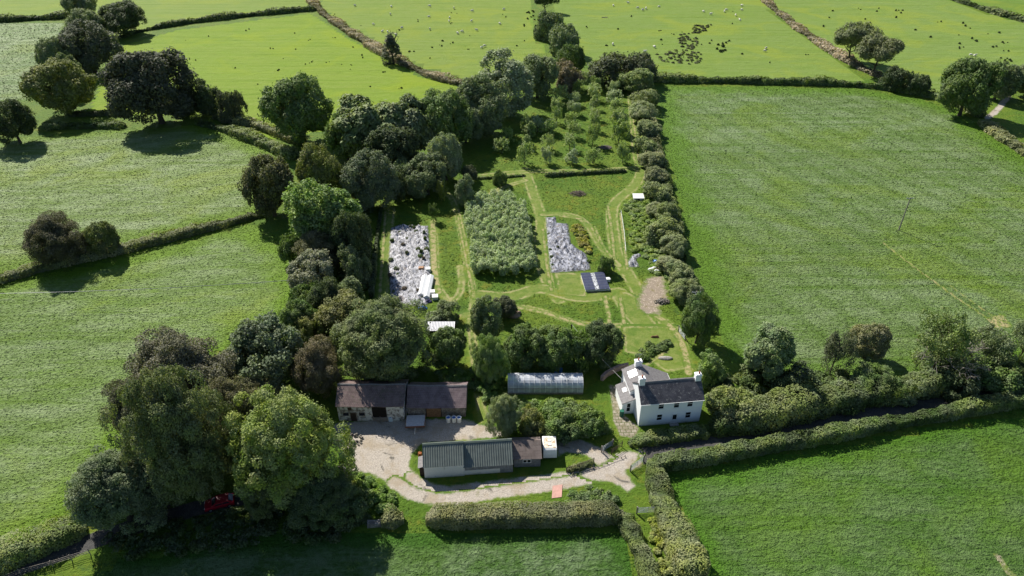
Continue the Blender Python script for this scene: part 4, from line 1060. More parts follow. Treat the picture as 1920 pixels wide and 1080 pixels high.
opening(b1, 1.75, 2.4, 2.5, 3.15, 'loft_hatch', DARKWOOD, .03)
m = MB().box(5.75, 8.15, -.015, .05, .85, 3.3); m.build('doorway_shade_panel', DOOR_SHADE, b1)  # near-black panel on the wall face, painting the shade inside the open door
m = MB()
for k in range(6): m.box(5.7, 8.2, -.14 - .02 * (k % 2), -.06, .08 + .15 * k, .2 + .15 * k)
for x in (5.8, 6.9, 8.0): m.box(x, x + .1, -.06, .0, .05, 1.05)
m.build('board_gate', OLDWOOD, b1)
MB().box(5.6, 8.3, -.06, .04, 3.301, 3.44).build('lintel', DARKWOOD, b1)
m = MB().box(10.9, 12.05, 1.9, 2.3, .0, 1.5); m.build('wall', LIME, b1)
b2 = barn((-17.6, 83.9, 0), 0, 9.75, 6.2, 2.15, 4.2, STONE, TILE_B, 'lower stone barn with clean purple tiled roof joined to the limewashed barn', .15)
m = MB()
for k in range(7): m.box(3.2 + .34 * k, 3.2 + .34 * k + .33, -.05 - .01 * (k % 2), .03, .06, 2.0)
m.build('door', BROWNWOOD, b2)
MB().box(3.05, 3.19, -.07, .03, .05, 2.1).box(5.59, 5.72, -.07, .03, .05, 2.1).box(3.19, 5.59, -.07, .03, 2.003, 2.1).build('door_frame', DARKWOOD, b2)

# ---- green roofed shed (two ranges, one building)
ga = math.atan2(1.1, 13.6)
gs = tag(empty('shed', (-13.4, 70.7, 0), ga), 'long low shed with green corrugated roof and white front wall', 'shed')
def range_(x0, x1, y0, dp, e, rz, tag_):
    ry = y0 + dp * .58
    MB().prism([(y0, 0), (y0 + dp, 0), (y0 + dp, e * .9), (ry, rz), (y0, e)], 'x', x0, x1).build('wall', LIMEW, gs)
    s = (rz - e) / (ry - y0); s2 = (rz - e * .9) / (y0 + dp - ry)
    r = roof_sheet('roof', (x0 - .12, y0 - .3, e - .3 * s + .12), (x1 + .05, y0 - .3, e - .3 * s + .12), (x0 - .12, ry, rz + .12), (x1 + .05, ry, rz + .12), .36, .03, GREENSHEET, gs)
    roof_sheet('roof', (x1 + .05, y0 + dp + .3, e * .9 - .3 * s2 + .12), (x0 - .12, y0 + dp + .3, e * .9 - .3 * s2 + .12), (x1 + .05, ry + .004, rz + .12), (x0 - .12, ry + .004, rz + .12), .36, .03, GREENSHEET, gs)
    MB().slab((x0 - .14, ry - .22, rz + .06), (x1 + .07, ry - .22, rz + .06), (x1 + .07, ry, rz + .24), (x0 - .14, ry, rz + .24), .03).slab((x1 + .07, ry + .3, rz + .02), (x0 - .14, ry + .3, rz + .02), (x0 - .14, ry, rz + .24), (x1 + .07, ry, rz + .24), .03).build('ridge_cap', simple('pale_green_flashing', (.16, .19, .155), .5, .4, .1), r)
range_(0, 6.1, 0, 4.6, 2.75, 4.55, 0)
range_(6.103, 13.6, .15, 5.0, 2.05, 4.05, 1)
MB().box(6.2, 13.6, .10, .149, 1.05, 2.04).box(11.6, 13.6, .10, .149, .05, 1.05).build('board_cladding', GREYP, gs)
MB().box(3.05, 3.12, -.08, -.01, 1.8, 2.6).build('downpipe', STEEL, gs)
lt = MB().box(-.75, -.003, .5, 2.4, 0, 2.0).build('store', DARKWOOD, gs)
MB().slab((-.95, .3, 2.0), (-.004, .3, 2.3), (-.004, 2.6, 2.3), (-.95, 2.6, 2.0), .06).build('store_roof', GREYFELT, lt)
tag(MB().tube((0, 0, 0), (0, 0, .9), .3, .3, 12).tube((0, 0, .3), (0, 0, .36), .33, .33, 12).tube((0, 0, .6), (0, 0, .66), .33, .33, 12).build('oil_drum', simple('rusty_orange', (.26, .09, .03), .8, .2, .3)), 'rusty orange drum at the end of the green roofed shed', 'drum').location = (*at(788, 856), 0)

# ---- small shed
ss = tag(empty('shed', (*at(964, 876), 0), .04), 'small grey boarded shed with brown tiled roof and a white window', 'shed')
gable_walls(4.1, 4.2, 2.0, 3.2, 2.4, 'wall', GREYP, ss)
m = MB(); s = 1.2 / 2.4
m.slab((-.2, -.25, 2.0 - .25 * s + .12), (4.3, -.25, 2.0 - .25 * s + .12), (4.3, 2.4, 3.32), (-.2, 2.4, 3.32), .1)
m.slab((4.3, 4.4, 2.0 - .2 * .67 + .12), (-.2, 4.4, 2.0 - .2 * .67 + .12), (-.2, 2.403, 3.32), (4.3, 2.403, 3.32), .1)
m.build('roof', TILE_S, ss)
w = MB().box(1.35, 2.65, -.06, .03, .95, 1.03).box(1.35, 2.65, -.06, .03, 1.62, 1.7).box(1.35, 1.43, -.06, .03, 1.03, 1.62).box(2.57, 2.65, -.06, .03, 1.03, 1.62).box(1.95, 2.05, -.06, .03, 1.03, 1.62).build('window', WHITEP, ss)
MB().box(1.43, 1.95, -.02, .02, 1.03, 1.62).box(2.05, 2.57, -.02, .02, 1.03, 1.62).build('pane', DARKGLASS, w)
MB().box(-.9, -.21, 1.0, 4.0, 2.2, 2.28).box(-.85, -.75, 1.05, 1.15, 0, 2.2).box(-.85, -.75, 3.85, 3.95, 0, 2.2).build('side_canopy', WHITEP, ss)
m = MB()
for k in range(9): m.box(.02, 4.08, -.02, -.003, .1 + .21 * k, .12 + .21 * k)
m.build('board_lines', DARKWOOD, ss)

# ---- caravan
cv = tag(empty('caravan', (*at(1031, 862), .0), .03), 'white touring caravan with a rust stained roof beside the small shed', 'caravan')
MB().prism([(-.1, .55), (0, .45), (3.9, .45), (4.1, .7), (4.15, 1.5), (3.8, 2.3), (3.4, 2.38), (.5, 2.38), (.15, 2.2), (-.05, 1.4)], 'x', -1.08, 1.08).build('body', WHITEP, cv, .09, False)
MB().box(-.92, .92, .55, 3.35, 2.383, 2.41).build('roof_panel', RUST, cv)
m = MB().box(-.28, .28, 1.2, 1.7, 2.411, 2.5); m.build('roof_vent', WHITEP, cv, .02)
m = MB().box(-.28, .28, 2.3, 2.7, 2.411, 2.5); m.build('roof_vent', WHITEP, cv, .02)
MB().box(-.7, .7, -.075, -.05, 1.05, 1.3).build('front_locker', WHITEP, cv)
for sx in (-1, 1):
    w = MB().tube((sx * .98, 2.0, .32), (sx * 1.12, 2.0, .32), .32, .32, 16).build('wheel', RUBBER, cv)
    MB().tube((sx * 1.121, 2.0, .32), (sx * 1.13, 2.0, .32), .18, .18, 12).build('rim', STEEL, w)
MB().box(-.06, .06, 4.1, 5.2, .42, .5).tube((0, 5.1, 0), (0, 5.1, .5), .05).build('drawbar', STEEL, cv)

cv.scale = (1, .80, .93)

# ---- polytunnel
pt = tag(empty('polytunnel', (-.7, 89.6, 0), 0), 'long arched greenhouse of pale clear sheeting below the trees', 'greenhouse')
pm, nt, out = newmat('clear_sheeting'); n = N(nt)
tb = n.new('ShaderNodeBsdfTransparent'); n.put(tb.inputs[0], (.85, .9, .95)); mx = n.new('ShaderNodeMixShader')
f = n.ramp(n.noise(n.pos(True), .9, 5, .6), .3, .7, .5, .82); n.put(mx.inputs[0], f)
nt.links.new(tb.outputs[0], mx.inputs[1]); nt.links.new(n.bsdf((.72, .75, .80), .25, .6), mx.inputs[2]); nt.links.new(mx.outputs[0], out.inputs[0])
prof = [(0, .0), (0, 1.25)] + [(1.75 - 1.75 * math.cos(a), 1.25 + 1.45 * math.sin(a)) for a in np.linspace(.12, math.pi - .12, 11)] + [(3.5, 1.25), (3.5, 0)]
m = MB()
for (y0, z0), (y1, z1) in zip(prof[:-1], prof[1:]): m.quad((0, y0, z0), (13.2, y0, z0), (13.2, y1, z1), (0, y1, z1))
m.build('cover', pm, pt)
for x in np.linspace(0.0, 13.2, 15):
    m = MB()
    for (y0, z0), (y1, z1) in zip(prof[:-1], prof[1:]): m.tube((x, y0 - .02, z0 + .02), (x, y1 - .02, z1 + .02), .035, None, 5, False)
    m.build('hoop', WHITEP, pt)
m = MB().box(-.05, 13.25, -.09, -.03, 1.2, 1.28).box(-.05, 13.25, -.12, -.04, 0, .3)
for x in (4.4, 8.8): m.box(x, x + .06, -.08, -.02, .3, 1.2)
m.build('base_rail', OLDWOOD, pt)
for x in (-.01, 13.21): MB().prism([p for p in prof], 'x', x - .004, x + .004).build('end_panel', pm, pt)
MB().box(.3, 12.9, .6, 1.2, .02, .5).box(.3, 12.9, 2.2, 2.9, .02, .6).build('planting_bed', simple('crop_green', (.07, .11, .03), .8, .2, .6, 2, .8), pt)
for i, (u, v) in enumerate([(1042, 698), (1051, 698)]):
    b = tag(MB().tube((0, 0, 0), (0, 0, .95), .3, .32, 14).tube((0, 0, .95), (0, 0, 1.0), .33, .28, 14).build('barrel', BLUE), 'blue plastic barrel behind the greenhouse', 'barrel', 'pair of blue barrels behind the greenhouse')
    b.location = (*at(u, v), 0)

# ---- three water butts, tank
for i, u in enumerate((841, 851.5, 861)):
    t = tag(empty('water_butt', (*at(u, 791), 0)), 'white tub with a blue lined open top by the barn', 'water butt', 'row of three white tubs by the lower barn')
    m = MB(); k = 16; pr = [(.34, 0), (.42, 1.12), (.37, 1.12), (.34, .9)]
    for i_, (r, z) in enumerate(pr):
        for j in range(k): m.v.append((r * math.cos(6.2832 * j / k), r * math.sin(6.2832 * j / k), z))
    for i_ in range(3):
        for j in range(k): m.f.append((i_ * k + j, i_ * k + (j + 1) % k, (i_ + 1) * k + (j + 1) % k, (i_ + 1) * k + j))
    m.build('tub', WHITEP, t)
    MB().tube((0, 0, .86), (0, 0, .9), .338, .338, 16).build('water', BLUE, t)
t = tag(empty('tank', (*at(733, 789), 0)), 'small pale blue and white box tank against the limewashed barn', 'tank')
MB().box(-.32, .32, -.3, .3, .05, .85).build('body', simple('pale_blue_plastic', (.55, .66, .72), .4, .4, .1), t, .05)
MB().tube((0, 0, .85), (0, 0, .93), .14).build('lid', BLUE, t)

# ---- flat trailer
tr = tag(empty('trailer', (*at(779, 806), 0), .06), 'flat trailer with a white bed and upright end posts in the farmyard', 'trailer')
MB().box(-1.55, 1.55, 0, 2.6, .72, .84).build('bed', simple('white_boards', (.60, .56, .53), .75, .2, .12, 4), tr)
MB().box(-1.6, 1.6, -.07, -.003, .58, .88).box(-1.6, -1.553, 0, 2.6, .6, .88).box(1.553, 1.6, 0, 2.6, .6, .88).build('side_rail', simple('rusty_steel', (.22, .10, .06), .8, .2, .3), tr)
for x in (-1.56, 1.5): MB().box(x, x + .06, .1, .18, .88, 1.75).box(x, x + .06, 2.3, 2.38, .88, 1.9).build('post', OLDWOOD, tr)
for sx in (-1, 1):
    w = MB().tube((sx * 1.15, 1.2, .36), (sx * 1.4, 1.2, .36), .36, .36, 16).build('wheel', RUBBER, tr)
    MB().tube((sx * 1.401, 1.2, .36), (sx * 1.42, 1.2, .36), .18, .18, 10).build('rim', STEEL, w)
MB().box(-.08, .08, -1.5, .0, .5, .62).build('drawbar', RUST, tr)

# ---- red car under the trees
ca = math.atan2(1.5, 4.3)
cr = tag(empty('car', (-43.0, 65.6, .04), ca), 'red hatchback car parked on the lane in deep shade under the trees', 'car')
side = [(-2.05, .32), (-2.08, .72), (-1.95, .92), (-1.05, 1.0), (-.35, 1.42), (1.25, 1.45), (1.95, 1.0), (2.05, .85), (2.05, .32)]
MB().prism(side, 'y', -.83, .83).build('body', RED, cr, .06)
for s_ in (-1, 1):
    y = .835 * s_
    MB().quad((-.85, y, 1.0), (-.3, y, 1.33), (.42, y, 1.36), (.42, y, 1.0)).quad((.5, y, 1.0), (.5, y, 1.36), (1.2, y, 1.36), (1.6, y, 1.0)).build('side_window', DARKGLASS, cr)
    for x in (-1.3, 1.3):
        w = MB().tube((x, s_ * .68, .31), (x, s_ * .86, .31), .31, .31, 16).build('wheel', RUBBER, cr)
        MB().tube((x, s_ * .861, .31), (x, s_ * .87, .31), .18, .18, 10).build('rim', STEEL, w)
    MB().box(-2.1, -2.0, s_ * .6 - .15, s_ * .6 + .15, .66, .8).build('headlight', WHITEP, cr)
    MB().box(-.75, -.6, s_ * .92 - .07, s_ * .92 + .07, .98, 1.1).build('wing_mirror', RED, cr)
MB().slab((-1.0, -.68, 1.06), (-1.0, .68, 1.06), (-.42, .6, 1.42), (-.42, -.6, 1.42), .02).build('windscreen', DARKGLASS, cr)
MB().slab((1.9, .65, 1.08), (1.9, -.65, 1.08), (1.36, -.6, 1.42), (1.36, .6, 1.42), .02).build('rear_window', DARKGLASS, cr)

# ---- garden beds under crumpled sheeting
def mat_sheeting(name, lo, hi, dark, rows):
    m, nt, out = newmat(name); n = N(nt); p = n.pos(); d = n.attr('d')
    q = n.mapping(p, .06, (1, .55, 1))
    v = n.vor(q, 1.5, 'Color'); s = n.new('ShaderNodeSeparateColor'); n.put(s.inputs[0], v)
    c = n.mix(s.outputs[0], lo, hi)
    c = n.mix(n.math('MULTIPLY', n.ramp(n.noise(n.mapping(p, .06, (1, .38, 1)), 2.6, 3, .65, .3), .48, .58), .92), c, dark)
    c = n.mix(n.math('MULTIPLY', n.ramp(n.noise(p, .35, 4, .6), .58, .68), .8), c, (.17, .13, .11))
    mc, mh = meadow(n, p)
    e = n.ramp(n.math('ADD', d, n.math('MULTIPLY', n.math('SUBTRACT', n.noise(p, .9, 5, .7), .5), 1.6)), -.1, .25)
    c = n.mix(e, n.mix(.5, mc, (.05, .05, .03)), c)
    nt.links.new(n.bsdf(c, .4, .5, n.bump(n.noise(q, 3.5, 5, .7, 1.0), .9, .25)), out.inputs[0]); return m
def crumple(P, D):
    z = np.zeros(len(P))
    for k in range(14):
        a = rng.uniform(0, 6.28); f = rng.uniform(2.0, 6.5)
        z += np.sin((P[:, 0] * math.cos(a) + P[:, 1] * math.sin(a) * .5) * f + rng.uniform(0, 6.28)) / 14
    return (.10 + .42 * np.abs(z) * 3 + .16 * rng.random(len(P))) * np.clip(D * 1.2 + .2, 0, 1)
b = poly_sheet('sheeted_bed', [(733, 428), (750, 422), (780, 424), (802, 424), (806, 480), (808, 566), (790, 576), (768, 572), (733, 562), (729, 500)], .3, .02, mat_sheeting('pale_sheeting', (.24, .24, .27), (.50, .50, .54), (.035, .035, .04), 1), .3, None, crumple)
tag(b, 'long vegetable bed under crumpled white plastic sheeting', 'garden bed')
b = poly_sheet('sheeted_bed', [(1024, 408), (1042, 408), (1043, 418), (1064, 420), (1069, 455), (1080, 465), (1098, 476), (1107, 506), (1034, 512), (1027, 460)], .3, .02, mat_sheeting('grey_sheeting', (.10, .11, .15), (.40, .41, .47), (.02, .02, .025), 1), .3, None, crumple)
tag(b, 'silver grey sheeted vegetable bed with a wider lower end', 'garden bed')
b = poly_sheet('sheeted_bed', [(1180, 500), (1178, 490), (1188, 478), (1200, 476), (1202, 480), (1192, 486), (1198, 501)], .25, .02, mat_sheeting('loose_sheeting', (.12, .125, .16), (.42, .43, .47), (.03, .03, .03), 1), .3, None, crumple)
tag(b, 'torn scrap of pale plastic sheeting among the nettles', 'plastic sheet')
for (u, v) in [(750, 437), (770, 428), (776, 430), (765, 450), (756, 462), (763, 478), (743, 507), (746, 517), (790, 476), (784, 470), (794, 488), (788, 482), (795, 440), (758, 545), (738, 550), (735, 455), (733, 490), (783, 548), (800, 470), (797, 452), (731, 520), (780, 436)]:
    tree('shrub', u, v, v - random.uniform(4, 9), random.uniform(6, 12), random.choice([G, M, (.07, .09, .04), (.12, .10, .07)]), 'dark weed clump pushing through the white sheeted bed', 'weed_clump', 'weed', 'weed clumps in the white sheeted bed')
for (u, v) in [(1029, 440), (1032, 470), (1034, 484), (1036, 498), (1046, 466), (1104, 492), (1085, 452), (1078, 440), (1090, 462), (1098, 470)]:
    tree('shrub', u, v, v - random.uniform(3, 6), random.uniform(5, 9), random.choice([M, G, (.07, .09, .04)]), 'dark weed clump along the grey sheeted bed', 'weed_clump', 'weed', 'weed clumps by the grey sheeted bed')

# ---- white cloche tunnel and boxes on the long bed
wt = tag(empty('growing_shelter', (*at(783, 562), 0), -.02), 'white plastic growing shelter with twin pitched roofs on the sheeted bed', 'shelter')
for x0 in (0, 1.3):
    MB().prism([(x0, 0), (x0 + 1.25, 0), (x0 + 1.25, .75), (x0 + .62, 1.15), (x0, .75)], 'y', .8 * (x0 == 0), 8.3).build('cover', simple('white_sheeting', (.80, .80, .79), .5, .3, .05), wt)
m = MB()
for k in range(8):
    for x0 in (0, 1.3): m.box(x0 - .01, x0 + 1.26, .9 + k * 1.03, .95 + k * 1.03, .03, .76)
m.build('frame', OLDWOOD, wt)
for (u, v, s, lb) in [(816, 560, 1.2, 'white plastic box beside the growing shelter, nearest the barns'), (811, 551, 1.0, 'white plastic box behind another by the growing shelter'), (803, 508, 1.0, 'white lidded box at the top end of the growing shelter')]:
    t = tag(empty('box', (*at(u, v), 0), .1), lb, 'box')
    MB().box(-s / 2, s / 2, -s / 2, s / 2, .02, .7).build('body', WHITEP, t, .03)
    MB().box(-s / 2 - .04, s / 2 + .04, -s / 2 - .04, s / 2 + .04, .702, .8).build('lid', WHITEP, t, .02)
t = tag(MB().box(-.6, .6, -.5, .5, .02, .5).box(-.5, .5, -.4, .4, .501, .62).build('crate', simple('tan_wood', (.42, .25, .15), .8, .2, .2)), 'tan wooden crate at the top of the growing shelter', 'crate'); t.location = (*at(790, 505), 0)
def lump(name, u, v, r, h, mat, label, cat, seed, sq=.6):
    rd = np.random.default_rng(seed); bm = bmesh.new(); bmesh.ops.create_icosphere(bm, subdivisions=3, radius=1)
    k = rd.normal(size=(5, 3)) * 2.2; f = rd.uniform(0, 6, 5)
    for vv in bm.verts:
        c = np.array(vv.co); q = 1 + .22 * sum(math.sin(float(c @ k[j] + f[j])) for j in range(5)) / 2
        vv.co = Vector((c[0] * r * q, c[1] * r * q * sq, max(-.02, c[2] * h * q)))
    me = bpy.data.meshes.new(name); bm.to_mesh(me); bm.free()
    o = link(name, me, None, mat); o.location = (*at(u, v), 0); return tag(o, label, cat)
lump('tarpaulin', 793, 578, .9, .5, BLUE, 'bright blue tarpaulin heap under the sycamore edge', 'tarpaulin', 1)
lump('rubbish_sack', 803, 566, .8, .5, simple('dark_purple_plastic', (.06, .05, .12), .4, .4, .2), 'dark purple sack below the white boxes', 'sack', 2)
lump('tarpaulin', 1230, 492, 1.1, .6, BLUE, 'blue tarpaulin above the heap of white sacks', 'tarpaulin', 3)
for i, (u, v, r, lb) in enumerate([(1224, 505, .9, 'white sack in the junk heap, nearest the sheeting scrap'), (1232, 511, .8, 'white sack lowest in the junk heap'), (1242, 505, .7, 'white sack on the hedge side of the junk heap')]):
    lump('white_sack', u, v, r, .7, WHITEP, lb, 'sack', 10 + i)
lump('rubbish_sack', 1235, 503, .8, .5, simple('brown_sack', (.3, .17, .11), .7, .2, .2), 'brown sack in the middle of the junk heap', 'sack', 20)
def pile(name, u, v, r, h, mat, label, cat, seed, sticks=False):
    """a heap of loose pieces: stones, or crossed sticks"""
    rd = random.Random(seed); m = MB()
    for k in range(150 if sticks else 110):
        a, q = rd.uniform(0, 6.28), rd.random() ** .6; x, y = math.cos(a) * q * r, math.sin(a) * q * r * .7; z = h * (1 - q ** 2) * rd.uniform(.2, 1)
        if sticks:
            b, l = rd.uniform(0, 6.28), rd.uniform(.3, .9); d_ = Vector((math.cos(b) * l, math.sin(b) * l, rd.uniform(-.15, .2)))
            p = Vector((x, y, z + .12)); m.tube(p - d_, p + d_, rd.uniform(.02, .06), None, 5)
        else:
            s_ = rd.uniform(.12, .34); b = rd.uniform(0, 3); c_, q_ = math.cos(b) * s_, math.sin(b) * s_
            pl = [(x + c_, y + q_), (x - q_ * .8, y + c_ * .8), (x - c_, y - q_ * .9), (x + q_ * .9, y - c_ * .7)]
            n_ = len(m.v); m.v += [(*p, max(z - s_ * .4, -.02)) for p in pl] + [(x + (p[0] - x) * .65, y + (p[1] - y) * .65, z + s_ * rd.uniform(.45, .8)) for p in pl]
            m.f += [tuple(n_ + i for i in q2) for q2 in ((0, 3, 2, 1), (4, 5, 6, 7), (0, 1, 5, 4), (1, 2, 6, 5), (2, 3, 7, 6), (3, 0, 4, 7))]
    o = m.build(name, mat); o.location = (*at(u, v), 0); return tag(o, label, cat)
pile('stone_heap', 1241, 566, 1.7, .6, STONE, 'grey heap of stones on the bare earth patch', 'stone heap', 30)
lump('earth_heap', 962, 590, 2.0, .8, simple('earth', (.30, .22, .16), .95, .1, .3, 2, .6), 'brown earth heap beside the dark low tree', 'earth heap', 31)
pile('brushwood_heap', 1083, 364, 2.2, .6, simple('brushwood', (.20, .165, .13), .95, .1, .4, 5, .8), 'brown brushwood heap on the upper lawn', 'brushwood heap', 32, True)
pile('brushwood_heap', 1135, 277, 1.9, .4, simple('ash_grey', (.22, .19, .18), .95, .1, .4, 5, .8), 'grey brushwood heap in the orchard grass', 'brushwood heap', 33, True)
pile('rubble_heap', 652, 826, 2.6, .6, STONE, 'heap of stone rubble at the yard edge under the ash', 'rubble heap', 34)
lump('log', 1228, 632, .8, .4, BROWNWOOD, 'reddish brown log on the lawn behind the house', 'log', 35, .4)
lump('stone_slab', 1249, 672, 1.25, .3, CONC, 'pale oval stone slab on the lawn behind the house', 'stone slab', 36, .4)

# ---- frame with two dark panels
fp = tag(empty('panel_frame', (*at(1098, 547), 0), .09), 'low frame roofed by two dark panels with a pale flecked strip between', 'panel frame')
MB().box(0, 5.3, 0, 6.0, .02, .45).build('base', WHITEP, fp)
for x0 in (-.1, 3.0):
    p = MB(); p.slab((x0, -.2, .62), (x0 + 2.15, -.2, .62), (x0 + 2.15, 6.1, .95), (x0, 6.1, .95), .08); pp = p.build('panel', DARKPANEL, fp)
    m = MB()
    for k in range(1, 6): m.slab((x0, -.2 + k * 1.05 - .02, .627 + .055 * k), (x0 + 2.15, -.2 + k * 1.05 - .02, .627 + .055 * k), (x0 + 2.15, -.2 + k * 1.05 + .02, .629 + .055 * k), (x0, -.2 + k * 1.05 + .02, .629 + .055 * k), .006)
    m.build('seam', GREYP, pp)
sm, nt, out = newmat('flecked_strip'); n = N(nt)
nt.links.new(n.bsdf(n.mix(n.ramp(n.noise(n.pos(True), 4, 5, .75), .45, .55), (.08, .09, .10), (.62, .64, .66)), .6, .3), out.inputs[0])
MB().slab((2.06, -.15, .56), (2.99, -.15, .56), (2.99, 6.0, .86), (2.06, 6.0, .86), .06).build('middle_strip', sm, fp)
t = tag(empty('box', (*at(1139, 527), 0), .1), 'white box standing at the end of the panel roofed frame', 'box')
MB().box(-.5, .5, -.4, .4, .02, .65).build('body', WHITEP, t, .03); MB().box(-.55, .55, -.45, .45, .652, .73).build('lid', WHITEP, t)

# ---- white roofed shelter behind the round tree
ws = tag(empty('shelter', (*at(801, 632), 0), 0), 'long white roofed shelter beneath the sycamore', 'shelter')
roof_sheet('roof', (0, -.2, 1.7), (5.4, -.2, 1.7), (0, 2.3, 2.1), (5.4, 2.3, 2.1), .3, .03, simple('white_sheet_roof', (.5, .5, .53), .5, .4, .1, 1, 0, 0, ((.3, .3, .3), .6)), ws)
MB().box(.1, 5.3, 2.0, 2.1, 0, 1.95).box(.1, .2, .0, 1.99, 0, 1.6).box(5.2, 5.3, .0, 1.99, 0, 1.6).build('wall', GREYP, ws)

# ---- white hut among nettles
wh = tag(empty('hut', (*at(1188, 379), 0), 0), 'small white box hut standing among the nettles', 'hut')
MB().box(0, 2.6, 0, 2.0, .15, 1.15).build('wall', simple('grey_white_boards', (.5, .5, .5), .7, .2, .1), wh)
MB().slab((-.15, -.2, 1.25), (2.75, -.2, 1.25), (2.75, 2.2, 1.5), (-.15, 2.2, 1.5), .08).build('roof', WHITEP, wh)
MB().box(.9, 1.6, -.03, .02, .2, 1.0).build('door', DARKWOOD, wh)
MB().box(.1, .25, .1, .25, 0, .15).box(2.35, 2.5, .1, .25, 0, .15).box(.1, .25, 1.75, 1.9, 0, .15).box(2.35, 2.5, 1.75, 1.9, 0, .15).build('foot', DARKWOOD, wh)

# ---- board on the track, curved wall
bd = MB(); bd.slab((-.75, -1.25, .06), (.75, -1.0, .06), (1.0, 1.25, .16), (-.5, 1.0, .16), .05)
tag(bd.build('board', PINK), 'flat pinkish board lying beside the farm track', 'board').location = (*at(1043, 922), 0)
cw = MB(); pts = [at(1128, 714), at(1136, 706), at(1148, 699), at(1162, 693), at(1177, 690)]
for a, b in zip(pts[:-1], pts[1:]):
    a, b = Vector((*a, 0)), Vector((*b, 0)); nn = Vector((-(b - a).y, (b - a).x, 0)).normalized() * .28
    cw.v += [tuple(q) for q in (a - nn, b - nn, b + nn, a + nn)] + [tuple(q + Vector((0, 0, 1.1))) for q in (a - nn, b - nn, b + nn, a + nn)]
    k = len(cw.v) - 8; cw.f += [tuple(k + i for i in q) for q in ((0, 1, 5, 4), (1, 2, 6, 5), (2, 3, 7, 6), (3, 0, 4, 7), (4, 5, 6, 7))]
tag(cw.build('garden_wall', simple('red_brick_wall', (.36, .26, .22), .85, .2, .25, 3, .3)), 'low curved reddish garden wall behind the house', 'wall')
gp = MB().prism([(-1.6, 0), (1.5, 0), (1.45, .75), (.7, .95), (-.5, .8), (-1.5, 1.0)], 'y', -.35, .35)
t = tag(gp.build('stone_wall', STONE), 'short whitish stone wall end by the droveway entrance', 'wall'); t.location = (*at(710, 985), 0); t.rotation_euler[2] = .1

# ---- fences and gates
def rail_fence(name, pts, h, rails, label, cat='fence', mat=OLDWOOD, step=2.0, r=.06):
    o = tag(empty(name, (*at(*pts[0]), 0)), label, cat); org = Vector((*at(*pts[0]), 0))
    V = [Vector((*at(*p), 0)) - org for p in pts]
    rm = MB()
    for a, b in zip(V[:-1], V[1:]):
        n_ = max(1, round((b - a).length / step))
        for k in range(n_ + 1):
            if k == n_ and b is not V[-1]: continue
            p = a.lerp(b, k / n_); MB().tube(p, p + Vector((0, 0, h + .1)), r, r, 6).build('post', mat, o)
        for q in rails: rm.tube(a + Vector((0, 0, q)), b + Vector((0, 0, q)), r * .55, r * .55, 5)
    rm.build('rail', mat, o); return o
rail_fence('fence', [(1062, 886), (1085, 880), (1113, 868)], 1.1, (.3, .6, .9, 1.1), 'dark timber rail fence by the track junction', mat=DARKWOOD)
rail_fence('fence', [(1073, 892), (1112, 880), (1165, 860), (1172, 857)], .35, (.3,), 'very low timber rail along the farm track edge', mat=OLDWOOD, step=2.5)
rail_fence('fence', [(1146, 852), (1166, 838)], 1.2, (.3, .6, .9, 1.15), 'dark timber fence at the lane end below the patio', mat=DARKWOOD)
rail_fence('fence', [(-30, 1106), (40, 1078), (100, 1062), (170, 1040)], 1.2, (.5, .8, 1.1), 'post and wire fence beside the grassy lane verge', mat=OLDWOOD, step=3.0)
rail_fence('fence', [(1164, 400), (1170, 440), (1173, 475)], 1.0, (.5, .9), 'thin pale wire fence between path and nettles', mat=WHITEP, step=4, r=.045)
def gate(u0, v0, u1, v1, h, label, mat=STEEL):
    a, b = at(u0, v0), at(u1, v1); L = math.dist(a, b)
    t = tag(empty('gate', (*a, 0), math.atan2(b[1] - a[1], b[0] - a[0])), label, 'gate')
    m = MB()
    for k in range(6): m.tube((.1, 0, .2 + k * (h - .2) / 5), (L - .1, 0, .2 + k * (h - .2) / 5), .032, None, 6)
    for x in (.1, L / 2, L - .1): m.tube((x, 0, .2), (x, 0, h), .035, None, 6)
    m.tube((.1, 0, .2), (L / 2, 0, h), .028, None, 6).build('bars', mat, t)
    for x in (-.05, L + .05): MB().tube((x, 0, 0), (x, 0, h + .25), .1, .1, 8).build('post', OLDWOOD, t)
gate(1194, 963, 1234, 961, 1.3, 'metal field gate across the droveway between two hedges')
gate(1182, 884, 1206, 866, 1.3, 'metal field gate at the corner hedge by the lane')
gate(1128, 848, 1148, 836, 1.25, 'metal gate between the yard and the lane end')
gate(1272, 622, 1284, 638, 1.2, 'grey gate at the top of the house drive')

# ---- poles
def pole(u, v, vt, label, arm=True, box=False, mat=OLDWOOD, lean=0):
    h = height(u, v, vt); t = tag(empty('utility_pole', (*at(u, v), 0)), label, 'pole')
    MB().tube((0, 0, 0), (0, 0, h), .16, .11, 10).build('shaft', mat, t)
    if arm:
        MB().box(-.9, .9, -.06, .06, h - .35, h - .22).build('crossarm', STEEL, t)
        for x in (-.75, 0, .75): MB().tube((x, 0, h - .22), (x, 0, h + .02), .05, .03, 8).build('insulator', WHITEP, t)
    if box: MB().box(-.3, .3, -.45, -.12, h - 1.2, h - .45).build('transformer', STEEL, t, .04)
    return t, h
pole(1685, 432, 370, 'tall timber utility pole alone in the big green field')
pole(563, 566, 524, 'utility pole by the belt, near the pale grey brown sallow')
pole(1297, 596, 546, 'utility pole in the hedge above the house drive', True, True)
p_, h_ = pole(1070, 640, 608, 'thin pole among the trees behind the greenhouse', False, False, DARKWOOD)
a = Vector((*at(1070, 640), h_ - .05)); b = Vector((*at(1167, 712, 3.9), 3.9)); m = MB()
